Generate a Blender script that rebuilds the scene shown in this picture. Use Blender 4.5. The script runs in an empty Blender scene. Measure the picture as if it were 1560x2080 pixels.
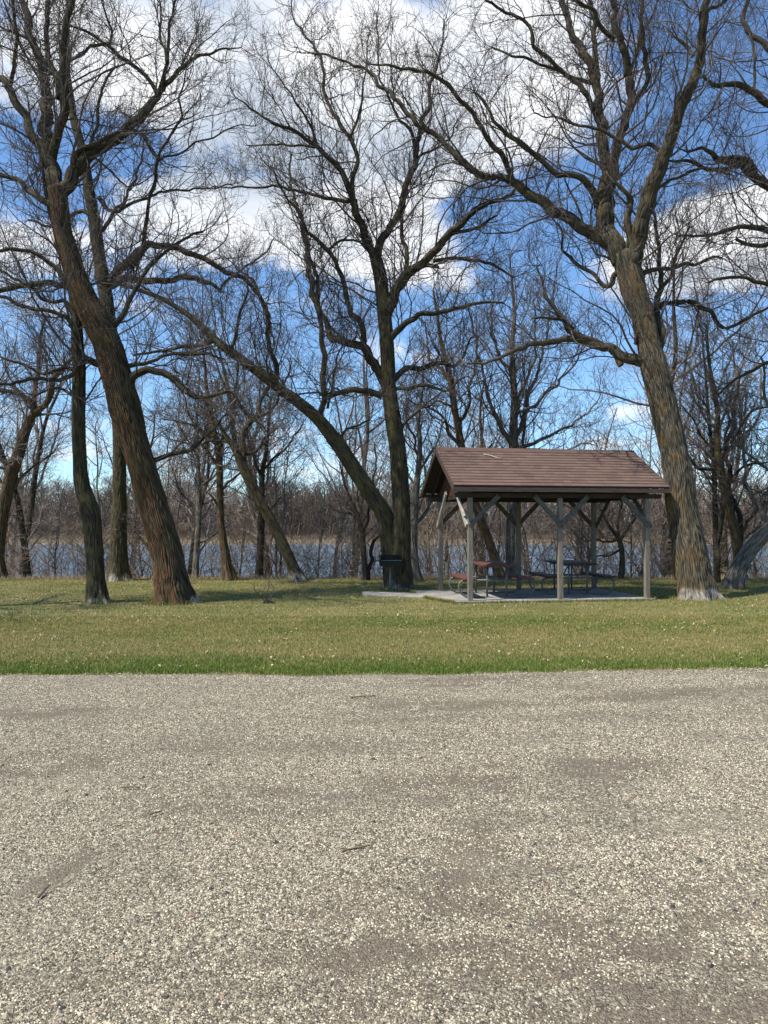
import bpy, math, random
import numpy as np
from mathutils import Vector, Matrix

rng = np.random.default_rng(7)
random.seed(7)
S = bpy.context.scene
COL = S.collection
R = math.radians

# ------------------------------------------------------------------ camera
FPX, PITCH, EYE = 1500.0, R(1.3), 1.6
cam = bpy.data.objects.new('camera', bpy.data.cameras.new('camera'))
COL.objects.link(cam)
cam.data.sensor_fit = 'HORIZONTAL'
cam.data.sensor_width = 36.0
cam.data.lens = 36.0 * FPX / 1560.0
cam.data.clip_end = 5000
cam.data.clip_start = 0.05
cam.location = (0, 0, EYE)
cam.rotation_euler = (R(90) + PITCH, 0, 0)
S.camera = cam
S.render.resolution_x, S.render.resolution_y = 768, 1024
S.view_settings.view_transform = 'Standard'
S.view_settings.look = 'None'
S.view_settings.exposure = 0.5
S.view_settings.gamma = 1.0

# ------------------------------------------------------------------ sun + sky
SUN_EL, SUN_A = R(57), R(61)          # A: degrees round to the left from straight behind the camera
to_sun = Vector((-math.sin(SUN_A) * math.cos(SUN_EL), -math.cos(SUN_A) * math.cos(SUN_EL), math.sin(SUN_EL)))
sun = bpy.data.objects.new('sun', bpy.data.lights.new('sun', 'SUN'))
COL.objects.link(sun)
sun.data.energy = 5.0
sun.data.angle = R(0.5)
sun.data.color = (1.0, 0.955, 0.88)
sun.rotation_euler = to_sun.to_track_quat('Z', 'Y').to_euler()

W = bpy.data.worlds.new('World')
S.world = W
W.use_nodes = True


def pdir(px, py):
    """unit world direction of a picture point"""
    cx, v = (px - 780) / FPX, (1040 - py) / FPX
    d = Vector((cx, math.cos(PITCH) - v * math.sin(PITCH), math.sin(PITCH) + v * math.cos(PITCH)))
    return d.normalized()


def at(px, py, Y):
    cx, v = (px - 780) / FPX, (1040 - py) / FPX
    dx, dy, dz = cx, math.cos(PITCH) - v * math.sin(PITCH), math.sin(PITCH) + v * math.cos(PITCH)
    k = Y / dy
    return np.array((dx * k, Y, EYE + dz * k))


def gp(px, py, z=0.0):
    """where the sight line of a picture point meets height z"""
    cx, v = (px - 780) / FPX, (1040 - py) / FPX
    dx, dy, dz = cx, math.cos(PITCH) - v * math.sin(PITCH), math.sin(PITCH) + v * math.cos(PITCH)
    k = (z - EYE) / dz
    return (dx * k, dy * k, z)


def build_world():
    nt = W.node_tree
    nt.nodes.clear()
    N, L = nt.nodes.new, nt.links.new
    out = N('ShaderNodeOutputWorld')
    bg = N('ShaderNodeBackground')
    L(bg.outputs[0], out.inputs[0])
    bg.inputs['Strength'].default_value = 0.075
    sky = N('ShaderNodeTexSky')
    sky.sky_type = 'NISHITA'
    sky.sun_disc = False
    sky.sun_elevation = SUN_EL
    sky.sun_rotation = math.atan2(to_sun.x, to_sun.y)
    sky.air_density = 1.0
    sky.dust_density = 0.3
    sky.ozone_density = 2.2
    tc = N('ShaderNodeTexCoord')
    D = tc.outputs['Generated']

    def math_(op, a, b=None, clamp=False):
        n = N('ShaderNodeMath'); n.operation = op; n.use_clamp = clamp
        for i, x in enumerate((a, b)):
            if x is None: continue
            if isinstance(x, (int, float)): n.inputs[i].default_value = x
            else: L(x, n.inputs[i])
        return n.outputs[0]

    def noise(scale, detail, rough, vec, dist=0.0, off=(0, 0, 0), sc=(1, 1, 1)):
        m = N('ShaderNodeMapping'); L(vec, m.inputs[0]); m.inputs['Location'].default_value = off; m.inputs['Scale'].default_value = sc
        n = N('ShaderNodeTexNoise'); L(m.outputs[0], n.inputs['Vector'])
        n.inputs['Scale'].default_value = scale; n.inputs['Detail'].default_value = detail
        n.inputs['Roughness'].default_value = rough; n.inputs['Distortion'].default_value = dist
        return n.outputs[0]

    def blob(px, py, rx, ry, soft=1.0):
        c = pdir(px, py)
        s = N('ShaderNodeVectorMath'); s.operation = 'SUBTRACT'; L(D, s.inputs[0]); s.inputs[1].default_value = c
        m = N('ShaderNodeVectorMath'); m.operation = 'MULTIPLY'; L(s.outputs[0], m.inputs[0])
        kx, kz = 1500 / rx, 1500 / ry
        m.inputs[1].default_value = (kx, min(kx, kz) * 0.5, kz)
        l = N('ShaderNodeVectorMath'); l.operation = 'LENGTH'; L(m.outputs[0], l.inputs[0])
        mr = N('ShaderNodeMapRange'); mr.interpolation_type = 'SMOOTHSTEP'
        L(l.outputs['Value'], mr.inputs['Value'])
        mr.inputs['From Min'].default_value = 1.3; mr.inputs['From Max'].default_value = 0.2
        mr.inputs['To Min'].default_value = 0; mr.inputs['To Max'].default_value = 1
        return mr.outputs[0]
    # (px, py, rx, ry, weight): where the sky holds more (+) or less (-) cloud
    spots = [(420, 120, 330, 250, .75), (130, 130, 260, 130, .6), (700, 250, 330, 200, .65), (980, 120, 260, 260, .75),
             (1230, 170, 230, 170, .75), (860, -40, 60, 60, -.5), (30, 330, 170, 80, -.5), (270, 300, 90, 50, -.7),
             (620, 470, 330, 90, .35), (350, 390, 200, 70, .5), (1480, 480, 170, 110, 1.3), (1330, 520, 130, 60, .6),
             (1400, 60, 230, 210, -.9), (1100, 400, 260, 120, -.7), (1520, 300, 160, 70, -.8), (560, 340, 330, 40, -.35),
             (100, 640, 260, 90, .35), (700, 640, 420, 70, -.4), (900, 560, 120, 50, .4), (1270, 835, 90, 30, .42),
             (1210, 900, 60, 22, .4), (1330, 900, 60, 60, .05), (760, 900, 800, 60, .12), (300, 700, 300, 60, -.25),
             (1250, 760, 130, 90, -.45), (30, 40, 50, 40, -.5), (60, 490, 230, 70, .55), (430, 490, 220, 80, .45), (770, 470, 130, 90, .4), (930, 330, 90, 60, .3), (560, 620, 160, 40, .35), (1440, 700, 90, 60, .3), (480, 570, 160, 30, -.3), (150, 900, 300, 80, .3), (1270, 570, 90, 50, .5)]
    acc = None
    for px, py, rx, ry, w in spots:
        t = math_('MULTIPLY', blob(px, py, rx, ry), w)
        acc = t if acc is None else math_('ADD', acc, t)
    n1 = noise(3.2, 9, 0.58, D, 0.3, (3, 1, 2), (1, 1, 1.7))
    n2 = noise(11, 8, 0.62, D, 0.4, (7, 2, 5), (1, 1, 1.9))
    sepd = N('ShaderNodeSeparateXYZ'); L(D, sepd.inputs[0])
    back = N('ShaderNodeMapRange'); L(sepd.outputs[1], back.inputs['Value']); back.inputs['From Min'].default_value = 0.35; back.inputs['From Max'].default_value = -0.1; back.inputs['To Min'].default_value = 0; back.inputs['To Max'].default_value = -1.4
    acc = math_('ADD', acc, back.outputs[0])
    top = N('ShaderNodeMapRange'); L(sepd.outputs[2], top.inputs['Value']); top.inputs['From Min'].default_value = 0.62; top.inputs['From Max'].default_value = 0.85; top.inputs['To Min'].default_value = 0; top.inputs['To Max'].default_value = -1.2
    acc = math_('ADD', acc, top.outputs[0])
    cov = math_('ADD', acc, math_('ADD', math_('MULTIPLY', math_('SUBTRACT', n1, 0.52), 2.3), math_('ADD', math_('MULTIPLY', math_('SUBTRACT', n2, 0.5), 1.5), math_('MULTIPLY', math_('SUBTRACT', noise(34, 6, 0.65, D, 0.3, (2, 6, 1), (1, 1, 1.8)), 0.5), 0.5))))
    a = N('ShaderNodeMapRange'); a.interpolation_type = 'SMOOTHSTEP'; L(cov, a.inputs['Value'])
    a.inputs['From Min'].default_value = 0.0; a.inputs['From Max'].default_value = 0.72
    alpha = a.outputs[0]
    # body shade: thick parts go grey from below
    n3 = noise(5.0, 6, 0.55, D, 0.2, (1, 9, 4), (1, 1, 2.2))
    g = None
    for px, py, rx, ry, w in [(470, 160, 120, 130, .5), (650, 330, 300, 60, .8), (240, 300, 160, 60, .5), (430, 340, 90, 40, .5), (900, 280, 150, 60, .25), (1440, 560, 260, 30, .4), (100, 250, 200, 60, .4)]:
        t = math_('MULTIPLY', blob(px, py, rx, ry), w)
        g = t if g is None else math_('ADD', g, t)
    shade = math_('ADD', g, math_('ADD', math_('MULTIPLY', math_('SUBTRACT', n3, 0.40), 2.2), math_('MULTIPLY', math_('SUBTRACT', n2, 0.5), 0.9)), clamp=True)
    cc = N('ShaderNodeMixRGB'); L(shade, cc.inputs[0])
    cc.inputs[1].default_value = (11.6, 11.7, 11.9, 1); cc.inputs[2].default_value = (5.6, 6.5, 7.8, 1)
    # the clear sky, a deep spring blue
    tint = N('ShaderNodeMixRGB'); tint.blend_type = 'MULTIPLY'; tint.inputs[0].default_value = 1
    L(sky.outputs[0], tint.inputs[1]); tint.inputs[2].default_value = (1.36, 1.70, 1.98, 1)
    gm = N('ShaderNodeGamma'); L(tint.outputs[0], gm.inputs[0]); gm.inputs[1].default_value = 1.0
    mix = N('ShaderNodeMixRGB'); L(alpha, mix.inputs[0]); L(gm.outputs[0], mix.inputs[1]); L(cc.outputs[0], mix.inputs[2])
    L(mix.outputs[0], bg.inputs[0])
    W.cycles.sampling_method = 'MANUAL'
    W.cycles.sample_map_resolution = 512


build_world()

# ------------------------------------------------------------------ helpers


def tag(o, label=None, cat=None, group=None, kind=None):
    if label: o['label'] = label
    if cat: o['category'] = cat
    if group: o['group'] = group
    if kind: o['kind'] = kind
    return o


def empty(name, loc=(0, 0, 0), rz=0.0):
    o = bpy.data.objects.new(name, None)
    COL.objects.link(o)
    o.location = loc
    o.rotation_euler = (0, 0, rz)
    o.empty_display_size = 0.2
    return o


def mesh_obj(name, V, F, mat, parent=None, smooth=False, attrs=None):
    """V (n,3) float; F (m,k) int faces all with k corners, or a list of such arrays"""
    me = bpy.data.meshes.new(name)
    V = np.asarray(V, dtype=np.float32).reshape(-1, 3)
    Fs = F if isinstance(F, list) else [F]
    Fs = [np.asarray(f, dtype=np.int32) for f in Fs if len(f)]
    loops = np.concatenate([f.ravel() for f in Fs])
    tot = np.concatenate([np.full(len(f), f.shape[1], np.int32) for f in Fs])
    start = np.concatenate([[0], np.cumsum(tot)[:-1]]).astype(np.int32)
    me.vertices.add(len(V)); me.vertices.foreach_set('co', V.ravel())
    me.loops.add(len(loops)); me.loops.foreach_set('vertex_index', loops)
    me.polygons.add(len(tot)); me.polygons.foreach_set('loop_start', start)
    me.polygons.foreach_set('use_smooth', np.full(len(tot), smooth))
    me.update(calc_edges=True)
    if attrs:
        for k, (typ, arr) in attrs.items():
            a = me.attributes.new(k, typ, 'POINT')
            key = {'FLOAT': 'value', 'FLOAT_VECTOR': 'vector', 'FLOAT_COLOR': 'color'}[typ]
            a.data.foreach_set(key, np.asarray(arr, np.float32).ravel())
    if mat: me.materials.append(mat)
    o = bpy.data.objects.new(name, me)
    COL.objects.link(o)
    if parent: o.parent = parent
    return o


class MB:
    """collects boxes, bars and tubes, and links them as one mesh"""

    def __init__(s): s.v = []; s.f4 = []; s.n = 0

    def add(s, V, F):
        s.v.append(np.asarray(V, float)); s.f4 += [tuple(i + s.n for i in f) for f in F]; s.n += len(V)

    def hexa(s, c):  # 8 corners: bottom ring 0-3, top ring 4-7
        s.add(c, [(0, 3, 2, 1), (4, 5, 6, 7), (0, 1, 5, 4), (1, 2, 6, 5), (2, 3, 7, 6), (3, 0, 4, 7)])

    def box(s, x0, x1, y0, y1, z0, z1):
        s.hexa([(x0, y0, z0), (x1, y0, z0), (x1, y1, z0), (x0, y1, z0), (x0, y0, z1), (x1, y0, z1), (x1, y1, z1), (x0, y1, z1)])

    def bar(s, p, q, w, h, side=(0, 0, 1)):
        p, q = np.array(p, float), np.array(q, float)
        t = (q - p) / np.linalg.norm(q - p)
        a = np.cross(t, np.array(side, float)); a /= np.linalg.norm(a)
        b = np.cross(a, t)
        c = []
        for e in (p, q):
            for i, j in ((-1, -1), (1, -1), (1, 1), (-1, 1)):
                c.append(e + a * i * w / 2 + b * j * h / 2)
        s.hexa(c)

    def tube(s, pts, r, n=8):
        P = np.array(pts, float)
        V, F = tube_arrays(P[None], np.full((1, len(P)), r), n)
        s.add(V, [tuple(x) for x in F])
        m = len(P)
        s.f4.append(tuple(s.n - m * n + i for i in range(n))[::-1]); s.f4.append(tuple(s.n - n + i for i in range(n)))

    def build(s, name, mat, parent=None, bevel=0.0, smooth=False):
        me = bpy.data.meshes.new(name)
        V = np.concatenate(s.v)
        me.from_pydata([tuple(v) for v in V], [], s.f4)
        me.update()
        me.materials.append(mat)
        if smooth:
            for p in me.polygons: p.use_smooth = True
        o = bpy.data.objects.new(name, me); COL.objects.link(o)
        if parent: o.parent = parent
        if bevel:
            b = o.modifiers.new('bevel', 'BEVEL'); b.width = bevel; b.segments = 1; b.limit_method = 'ANGLE'
        return o


def tube_arrays(P, Rr, n, ref=None):
    """P (N,K,3), Rr (N,K) -> verts (N*K*n,3), quads"""
    N, K, _ = P.shape
    T = np.gradient(P, axis=1)
    T /= np.linalg.norm(T, axis=2, keepdims=True) + 1e-9
    if ref is None:
        t0 = T[:, K // 2]
        r0 = np.where(np.abs(t0[:, 2:3]) < 0.8, np.array([[0, 0, 1.0]]), np.array([[1.0, 0, 0]]))
    else:
        r0 = np.repeat(np.array([ref], float), N, 0)
    A = r0[:, None, :] - (T * r0[:, None, :]).sum(2, keepdims=True) * T
    A /= np.linalg.norm(A, axis=2, keepdims=True) + 1e-9
    B = np.cross(T, A)
    th = np.arange(n) * 2 * np.pi / n
    c, s_ = np.cos(th), np.sin(th)
    V = P[:, :, None, :] + Rr[:, :, None, None] * (A[:, :, None, :] * c[None, None, :, None] + B[:, :, None, :] * s_[None, None, :, None])
    idx = np.arange(N * K * n).reshape(N, K, n)
    a = idx[:, :-1, :]; b = np.roll(idx, -1, 2)[:, :-1, :]
    d = idx[:, 1:, :]; e = np.roll(idx, -1, 2)[:, 1:, :]
    F = np.stack([a, b, e, d], -1).reshape(-1, 4)
    return V.reshape(-1, 3), F


def vnoise(x, y, seed=0, py=None):
    """smooth value noise of two coordinates; x periodic over 'py' lattice steps when given"""
    g = np.random.default_rng(seed).random((64, 256))
    xi, yi = np.floor(x).astype(int), np.floor(y).astype(int)
    fx, fy = x - xi, y - yi
    fx = fx * fx * (3 - 2 * fx); fy = fy * fy * (3 - 2 * fy)
    m = py or 64
    a, b = g[(xi % m) % 64, yi % 256], g[((xi + 1) % m) % 64, yi % 256]
    c, d = g[(xi % m) % 64, (yi + 1) % 256], g[((xi + 1) % m) % 64, (yi + 1) % 256]
    return (a * (1 - fx) + b * fx) * (1 - fy) + (c * (1 - fx) + d * fx) * fy


def fbm(x, y, seed=0, oct=4):
    v, a, t = 0, 0.5, 0
    for i in range(oct):
        v = v + a * vnoise(x * 2 ** i, y * 2 ** i, seed + i); t += a; a *= 0.55
    return v / t

# ------------------------------------------------------------------ materials


def newmat(name):
    m = bpy.data.materials.new(name)
    m.use_nodes = True
    nt = m.node_tree
    nt.nodes.clear()
    out = nt.nodes.new('ShaderNodeOutputMaterial')
    b = nt.nodes.new('ShaderNodeBsdfPrincipled')
    nt.links.new(b.outputs[0], out.inputs[0])
    b.inputs['Roughness'].default_value = 0.9
    b.inputs['Specular IOR Level'].default_value = 0.25
    return m, nt, b


class G:
    """small node-graph writer"""

    def __init__(s, nt): s.nt = nt; s.N = nt.nodes.new; s.L = nt.links.new

    def put(s, sock, x):
        if isinstance(x, (int, float)): sock.default_value = x
        elif isinstance(x, tuple): sock.default_value = x if len(x) == len(sock.default_value) else x + (1,)
        else: s.L(x, sock)

    def coord(s, kind='Object', scale=(1, 1, 1), loc=(0, 0, 0), rot=(0, 0, 0), attr=None):
        if attr:
            a = s.N('ShaderNodeAttribute'); a.attribute_name = attr; o = a.outputs['Vector']
        elif kind == 'Position':
            o = s.N('ShaderNodeNewGeometry').outputs['Position']
        else:
            o = s.N('ShaderNodeTexCoord').outputs[kind]
        m = s.N('ShaderNodeMapping'); s.L(o, m.inputs[0])
        m.inputs['Scale'].default_value = scale; m.inputs['Location'].default_value = loc; m.inputs['Rotation'].default_value = rot
        return m.outputs[0]

    def noise(s, v, scale, detail=5, rough=0.55, dist=0.0, color=False):
        n = s.N('ShaderNodeTexNoise'); s.L(v, n.inputs['Vector'])
        n.inputs['Scale'].default_value = scale; n.inputs['Detail'].default_value = detail
        n.inputs['Roughness'].default_value = rough; n.inputs['Distortion'].default_value = dist
        return n.outputs[1 if color else 0]

    def voro(s, v, scale, feature='F1', out='Distance', rnd=1.0):
        n = s.N('ShaderNodeTexVoronoi'); s.L(v, n.inputs['Vector']); n.feature = feature
        n.inputs['Scale'].default_value = scale; n.inputs['Randomness'].default_value = rnd
        return n.outputs[out]

    def ramp(s, x, stops, mode='LINEAR'):
        r = s.N('ShaderNodeValToRGB'); s.L(x, r.inputs[0]); r.color_ramp.interpolation = mode
        el = r.color_ramp.elements
        while len(el) < len(stops): el.new(0.5)
        for e, (p, c) in zip(el, stops):
            e.position = p; e.color = (c, c, c, 1) if isinstance(c, (int, float)) else c + (1,)
        return r.outputs[0]

    def mix(s, f, a, b, mode='MIX'):
        m = s.N('ShaderNodeMixRGB'); m.blend_type = mode
        s.put(m.inputs[0], f); s.put(m.inputs[1], a); s.put(m.inputs[2], b)
        return m.outputs[0]

    def math(s, op, a, b=0.0, clamp=False):
        m = s.N('ShaderNodeMath'); m.operation = op; m.use_clamp = clamp
        s.put(m.inputs[0], a); s.put(m.inputs[1], b)
        return m.outputs[0]

    def rng(s, x, a, b, c=0.0, d=1.0):
        m = s.N('ShaderNodeMapRange'); m.interpolation_type = 'SMOOTHSTEP'; s.L(x, m.inputs[0])
        for i, v in enumerate((a, b, c, d)): m.inputs[i + 1].default_value = v
        return m.outputs[0]

    def bump(s, h, bsdf, strength=0.5, dist=0.01):
        b = s.N('ShaderNodeBump'); s.L(h, b.inputs['Height']); b.inputs['Strength'].default_value = strength
        b.inputs['Distance'].default_value = dist
        s.L(b.outputs[0], bsdf.inputs['Normal'])

    def xyz(s, v):
        n = s.N('ShaderNodeSeparateXYZ'); s.L(v, n.inputs[0]); return n.outputs


def bark_mat(name, ridge, furrow, lichen=(0.30, 0.13, 0.02), amount=0.4, moss=0.0, limed=0.0):
    m, nt, b = newmat(name); g = G(nt)
    v = g.coord(attr='bk')
    f1 = g.noise(g.coord(attr='bk', scale=(1, 1, 0.13)), 24, 5, 0.6, 0.8)
    f2 = g.noise(v, 60, 4, 0.7)
    big = g.noise(v, 2.2, 4, 0.6)
    mid = g.noise(g.coord(attr='bk', scale=(1, 1, 0.4), loc=(4, 2, 1)), 9, 4, 0.6)
    rid = g.nt.nodes.new('ShaderNodeAttribute'); rid.attribute_name = 'ridge'
    h = g.math('ADD', g.math('MULTIPLY', f1, 0.42), g.math('MULTIPLY', rid.outputs['Fac'], 0.62))
    k = g.ramp(h, [(0.40, 0.0), (0.74, 1.0)])
    c = g.mix(k, furrow, ridge)
    c = g.mix(g.math('MULTIPLY', g.rng(f2, 0.45, 0.75), 0.4), c, tuple(min(1, x * 1.5) for x in ridge))
    c = g.mix(g.math('MULTIPLY', g.rng(big, 0.35, 0.7), 0.35), c, tuple(x * 0.55 for x in ridge))
    n = g.xyz(g.nt.nodes.new('ShaderNodeNewGeometry').outputs['True Normal'])
    side = g.rng(n[0], -0.05, -0.95)
    lm = g.math('MULTIPLY', side, g.rng(g.math('ADD', big, g.math('MULTIPLY', mid, 0.8)), 1.08 - 0.42 * amount, 1.3 - 0.42 * amount))
    lm = g.math('MULTIPLY', lm, g.math('ADD', g.math('MULTIPLY', k, 0.65), 0.25))
    c = g.mix(g.math('MULTIPLY', lm, min(1.0, 0.45 + amount * 0.5)), c, lichen)
    if moss:
        c = g.mix(g.math('MULTIPLY', g.rng(mid, 0.42, 0.62), moss), c, (0.10, 0.095, 0.03))
    if limed:
        z = g.xyz(g.coord(attr='bk'))[2]
        wm = g.math('MULTIPLY', g.rng(g.math('SUBTRACT', z, g.math('MULTIPLY', big, 1.5)), 0.30 * limed - 0.45, -0.62), g.rng(g.math('ADD', f1, g.math('MULTIPLY', rid.outputs['Fac'], 0.3)), 0.45, 0.7))
        c = g.mix(g.math('MULTIPLY', wm, 0.75), c, (0.50, 0.46, 0.40))
    g.L(c, b.inputs['Base Color'])
    g.bump(g.math('ADD', f1, g.math('MULTIPLY', f2, 0.4)), b, 1.0, 0.04)
    return m


M = {}
M['bark_brown'] = bark_mat('bark_brown', (0.105, 0.070, 0.043), (0.008, 0.006, 0.004), (0.30, 0.095, 0.012), 1.15, 0.3, 0.12)
M['bark_olive'] = bark_mat('bark_olive', (0.088, 0.066, 0.040), (0.008, 0.007, 0.005), (0.20, 0.12, 0.02), 0.5, 0.5, 0.6)
M['bark_grey'] = bark_mat('bark_grey', (0.150, 0.120, 0.086), (0.009, 0.013, 0.009), (0.34, 0.15, 0.02), 0.58, 0.2, 0.62)
M['bark_orange'] = bark_mat('bark_orange', (0.14, 0.095, 0.055), (0.015, 0.010, 0.007), (0.32, 0.13, 0.018), 0.7, 0.25, 0.0)
M['bark_pale'] = bark_mat('bark_pale', (0.25, 0.215, 0.17), (0.025, 0.024, 0.02), (0.30, 0.2, 0.08), 0.15, 0.0, 0.0)
M['bark_dark'] = bark_mat('bark_dark', (0.08, 0.062, 0.046), (0.012, 0.01, 0.008), (0.2, 0.11, 0.03), 0.3, 0.2, 0.0)


M['bark_limb'] = bark_mat('bark_limb', (0.070, 0.054, 0.038), (0.012, 0.009, 0.007), (0.22, 0.11, 0.02), 0.4, 0.4, 0.0)  # limb bark coloured darker, carrying the shade of limbs seen from below
M['bark_limb_grey'] = bark_mat('bark_limb_grey', (0.10, 0.080, 0.058), (0.014, 0.011, 0.008), (0.28, 0.14, 0.02), 0.45, 0.3, 0.0)  # grey bark darkened likewise, underside shade put into the colour


def twig_mat(name, a, bcol):
    m, nt, b = newmat(name); g = G(nt)
    n = g.noise(g.coord('Object'), 3.0, 3)
    g.L(g.mix(g.rng(n, 0.35, 0.65), a, bcol), b.inputs['Base Color'])
    b.inputs['Roughness'].default_value = 0.7
    return m


M['twig'] = twig_mat('twig', (0.06, 0.045, 0.036), (0.13, 0.104, 0.087))
M['twig_red'] = twig_mat('twig_red', (0.15, 0.115, 0.10), (0.25, 0.21, 0.185))
M['twig_far'] = twig_mat('twig_far', (0.105, 0.074, 0.054), (0.175, 0.128, 0.094))
M['twig_pale'] = twig_mat('twig_pale', (0.15, 0.112, 0.08), (0.32, 0.25, 0.185))


def plain(name, col, rough=0.8, metal=0.0, var=0.25, scale=6, bump=0.2, stretch=(1, 1, 1), bd=0.004):
    m, nt, b = newmat(name); g = G(nt)
    n = g.noise(g.coord('Object', scale=stretch), scale, 6, 0.65)
    c = g.mix(g.rng(n, 0.3, 0.7), tuple(x * (1 - var) for x in col), tuple(min(1, x * (1 + var)) for x in col))
    g.L(c, b.inputs['Base Color'])
    b.inputs['Roughness'].default_value = rough; b.inputs['Metallic'].default_value = metal
    if bump: g.bump(n, b, bump, bd)
    return m


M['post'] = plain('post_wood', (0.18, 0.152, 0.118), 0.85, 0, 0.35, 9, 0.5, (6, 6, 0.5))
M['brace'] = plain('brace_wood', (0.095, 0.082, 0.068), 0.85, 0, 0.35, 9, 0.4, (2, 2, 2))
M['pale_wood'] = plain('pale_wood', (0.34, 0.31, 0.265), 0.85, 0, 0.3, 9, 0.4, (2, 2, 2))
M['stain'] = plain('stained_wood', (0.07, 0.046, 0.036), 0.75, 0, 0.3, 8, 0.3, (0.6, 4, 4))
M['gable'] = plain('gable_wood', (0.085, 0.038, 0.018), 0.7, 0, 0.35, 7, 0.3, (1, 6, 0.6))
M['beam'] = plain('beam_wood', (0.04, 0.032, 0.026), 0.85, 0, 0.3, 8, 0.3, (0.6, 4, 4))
M['plank_red'] = plain('red_plank', (0.115, 0.043, 0.032), 0.6, 0, 0.35, 8, 0.3, (5, 0.6, 2))
M['plank_dark'] = plain('brown_plank', (0.05, 0.028, 0.023), 0.6, 0, 0.3, 8, 0.3, (5, 0.6, 2))  # darker planks for the second table, roof shade put into their colour
M['galv'] = plain('galvanised_pipe', (0.13, 0.135, 0.13), 0.6, 0.4, 0.2, 30, 0.1)
M['blacksteel'] = plain('black_steel', (0.018, 0.02, 0.018), 0.55, 0.4, 0.4, 25, 0.2)
M['steel_post'] = plain('grey_steel', (0.16, 0.17, 0.16), 0.6, 0.5, 0.25, 25, 0.1)
M['stick'] = plain('dry_stick', (0.13, 0.09, 0.06), 0.9, 0, 0.4, 40, 0.3)
M['stick_pale'] = plain('bleached_stick', (0.42, 0.34, 0.27), 0.9, 0, 0.3, 40, 0.3)


def concrete():
    m, nt, b = newmat('concrete'); g = G(nt); v = g.coord('Object')
    n1, n2 = g.noise(v, 1.6, 6, 0.6), g.noise(v, 60, 4, 0.7)
    c = g.mix(g.rng(n1, 0.3, 0.7), (0.19, 0.175, 0.15), (0.32, 0.295, 0.255))
    c = g.mix(g.math('MULTIPLY', g.rng(n2, 0.5, 0.8), 0.4), c, (0.2, 0.19, 0.17))
    g.L(c, b.inputs['Base Color']); g.bump(n2, b, 0.25, 0.004)
    return m


M['concrete'] = concrete()


def shingles():
    m, nt, b = newmat('shingles'); g = G(nt)
    v = g.coord('UV')
    br = g.N('ShaderNodeTexBrick'); g.L(v, br.inputs['Vector'])
    br.inputs['Color1'].default_value = (0.130, 0.082, 0.060, 1); br.inputs['Color2'].default_value = (0.078, 0.050, 0.038, 1)
    br.inputs['Mortar'].default_value = (0.09, 0.053, 0.041, 1)
    br.inputs['Scale'].default_value = 1; br.inputs['Brick Width'].default_value = 0.19; br.inputs['Row Height'].default_value = 1.0
    br.inputs['Mortar Size'].default_value = 0.006; br.inputs['Bias'].default_value = -0.15
    br.offset = 0.37
    n = g.noise(g.coord('Object'), 170, 3, 0.8); n1 = g.noise(g.coord('Object', scale=(1, 1, 3)), 1.6, 5, 0.6)
    c = g.mix(g.rng(n, 0.4, 0.7), br.outputs[0], (0.27, 0.17, 0.13))
    c = g.mix(0.75, c, br.outputs[0])
    c = g.mix(g.math('MULTIPLY', g.rng(n1, 0.4, 0.75), 0.4), c, (0.15, 0.105, 0.078))
    row = g.math('FRACT', g.math('ADD', g.xyz(v)[1], g.math('MULTIPLY', g.noise(g.coord('Object', scale=(3, 1, 1)), 6, 3), 0.12)))
    c = g.mix(g.rng(row, 0.62, 0.86, 0, 0.8), c, (0.035, 0.02, 0.016))
    g.L(c, b.inputs['Base Color']); b.inputs['Roughness'].default_value = 0.95
    g.bump(n, b, 0.5, 0.004)
    return m


M['shingle'] = shingles()


def attr_mat(name, rough=0.85, trans=0.0, bump=0):
    m, nt, b = newmat(name); g = G(nt)
    a = g.N('ShaderNodeAttribute'); a.attribute_name = 'tone'
    g.L(a.outputs['Color'], b.inputs['Base Color'])
    b.inputs['Roughness'].default_value = rough
    if trans:
        t = g.N('ShaderNodeBsdfTranslucent'); g.L(a.outputs['Color'], t.inputs[0])
        mx = g.N('ShaderNodeMixShader'); mx.inputs[0].default_value = trans
        g.L(b.outputs[0], mx.inputs[1]); g.L(t.outputs[0], mx.inputs[2])
        g.L(mx.outputs[0], nt.nodes['Material Output'].inputs[0])
    if bump:
        g.bump(g.noise(g.coord('Object'), bump, 4, 0.7), b, 0.5, 0.002)
    return m


M['blade'] = attr_mat('grass_blade', 0.6, 0.25)
M['leaf'] = attr_mat('dry_leaf', 0.8, 0.2)
M['stone'] = attr_mat('crushed_stone', 0.85, 0.0, 300)

# ------------------------------------------------------------------ ground
EDGE_Y = 23.6      # back edge of the lawn, where the bank drops to the lake
WATER_Z = -1.3


def road_edge(x):
    x = np.asarray(x, float)
    e = 8.12 + 0.09 * np.clip(x - 0.4, 0, 50) ** 1.0
    return e + 0.13 * (vnoise(x * 1.1 + 90, x * 0 + 3, 5) - 0.5) + 0.06 * (vnoise(x * 7 + 90, x * 0 + 3, 6) - 0.5)


def ground_z(x, y):
    x, y = np.asarray(x, float), np.asarray(y, float)
    t = np.clip((y - EDGE_Y) / 6.0, 0, 1)
    z = -2.0 * (t * t * (3 - 2 * t))
    t2 = np.clip((y - 137.0) / 5.5, 0, 1)
    z = z + 2.2 * (t2 * t2 * (3 - 2 * t2))
    t3 = np.clip((y - 144.0) / 160.0, 0, 1)
    z = z + t3 * 3.0
    lawn = (y > 9) & (y < 26)
    z = z + np.where(lawn, 0.05 * (fbm(x * 0.35 + 50, y * 0.35, 11) - 0.5), 0)
    return z


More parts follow.
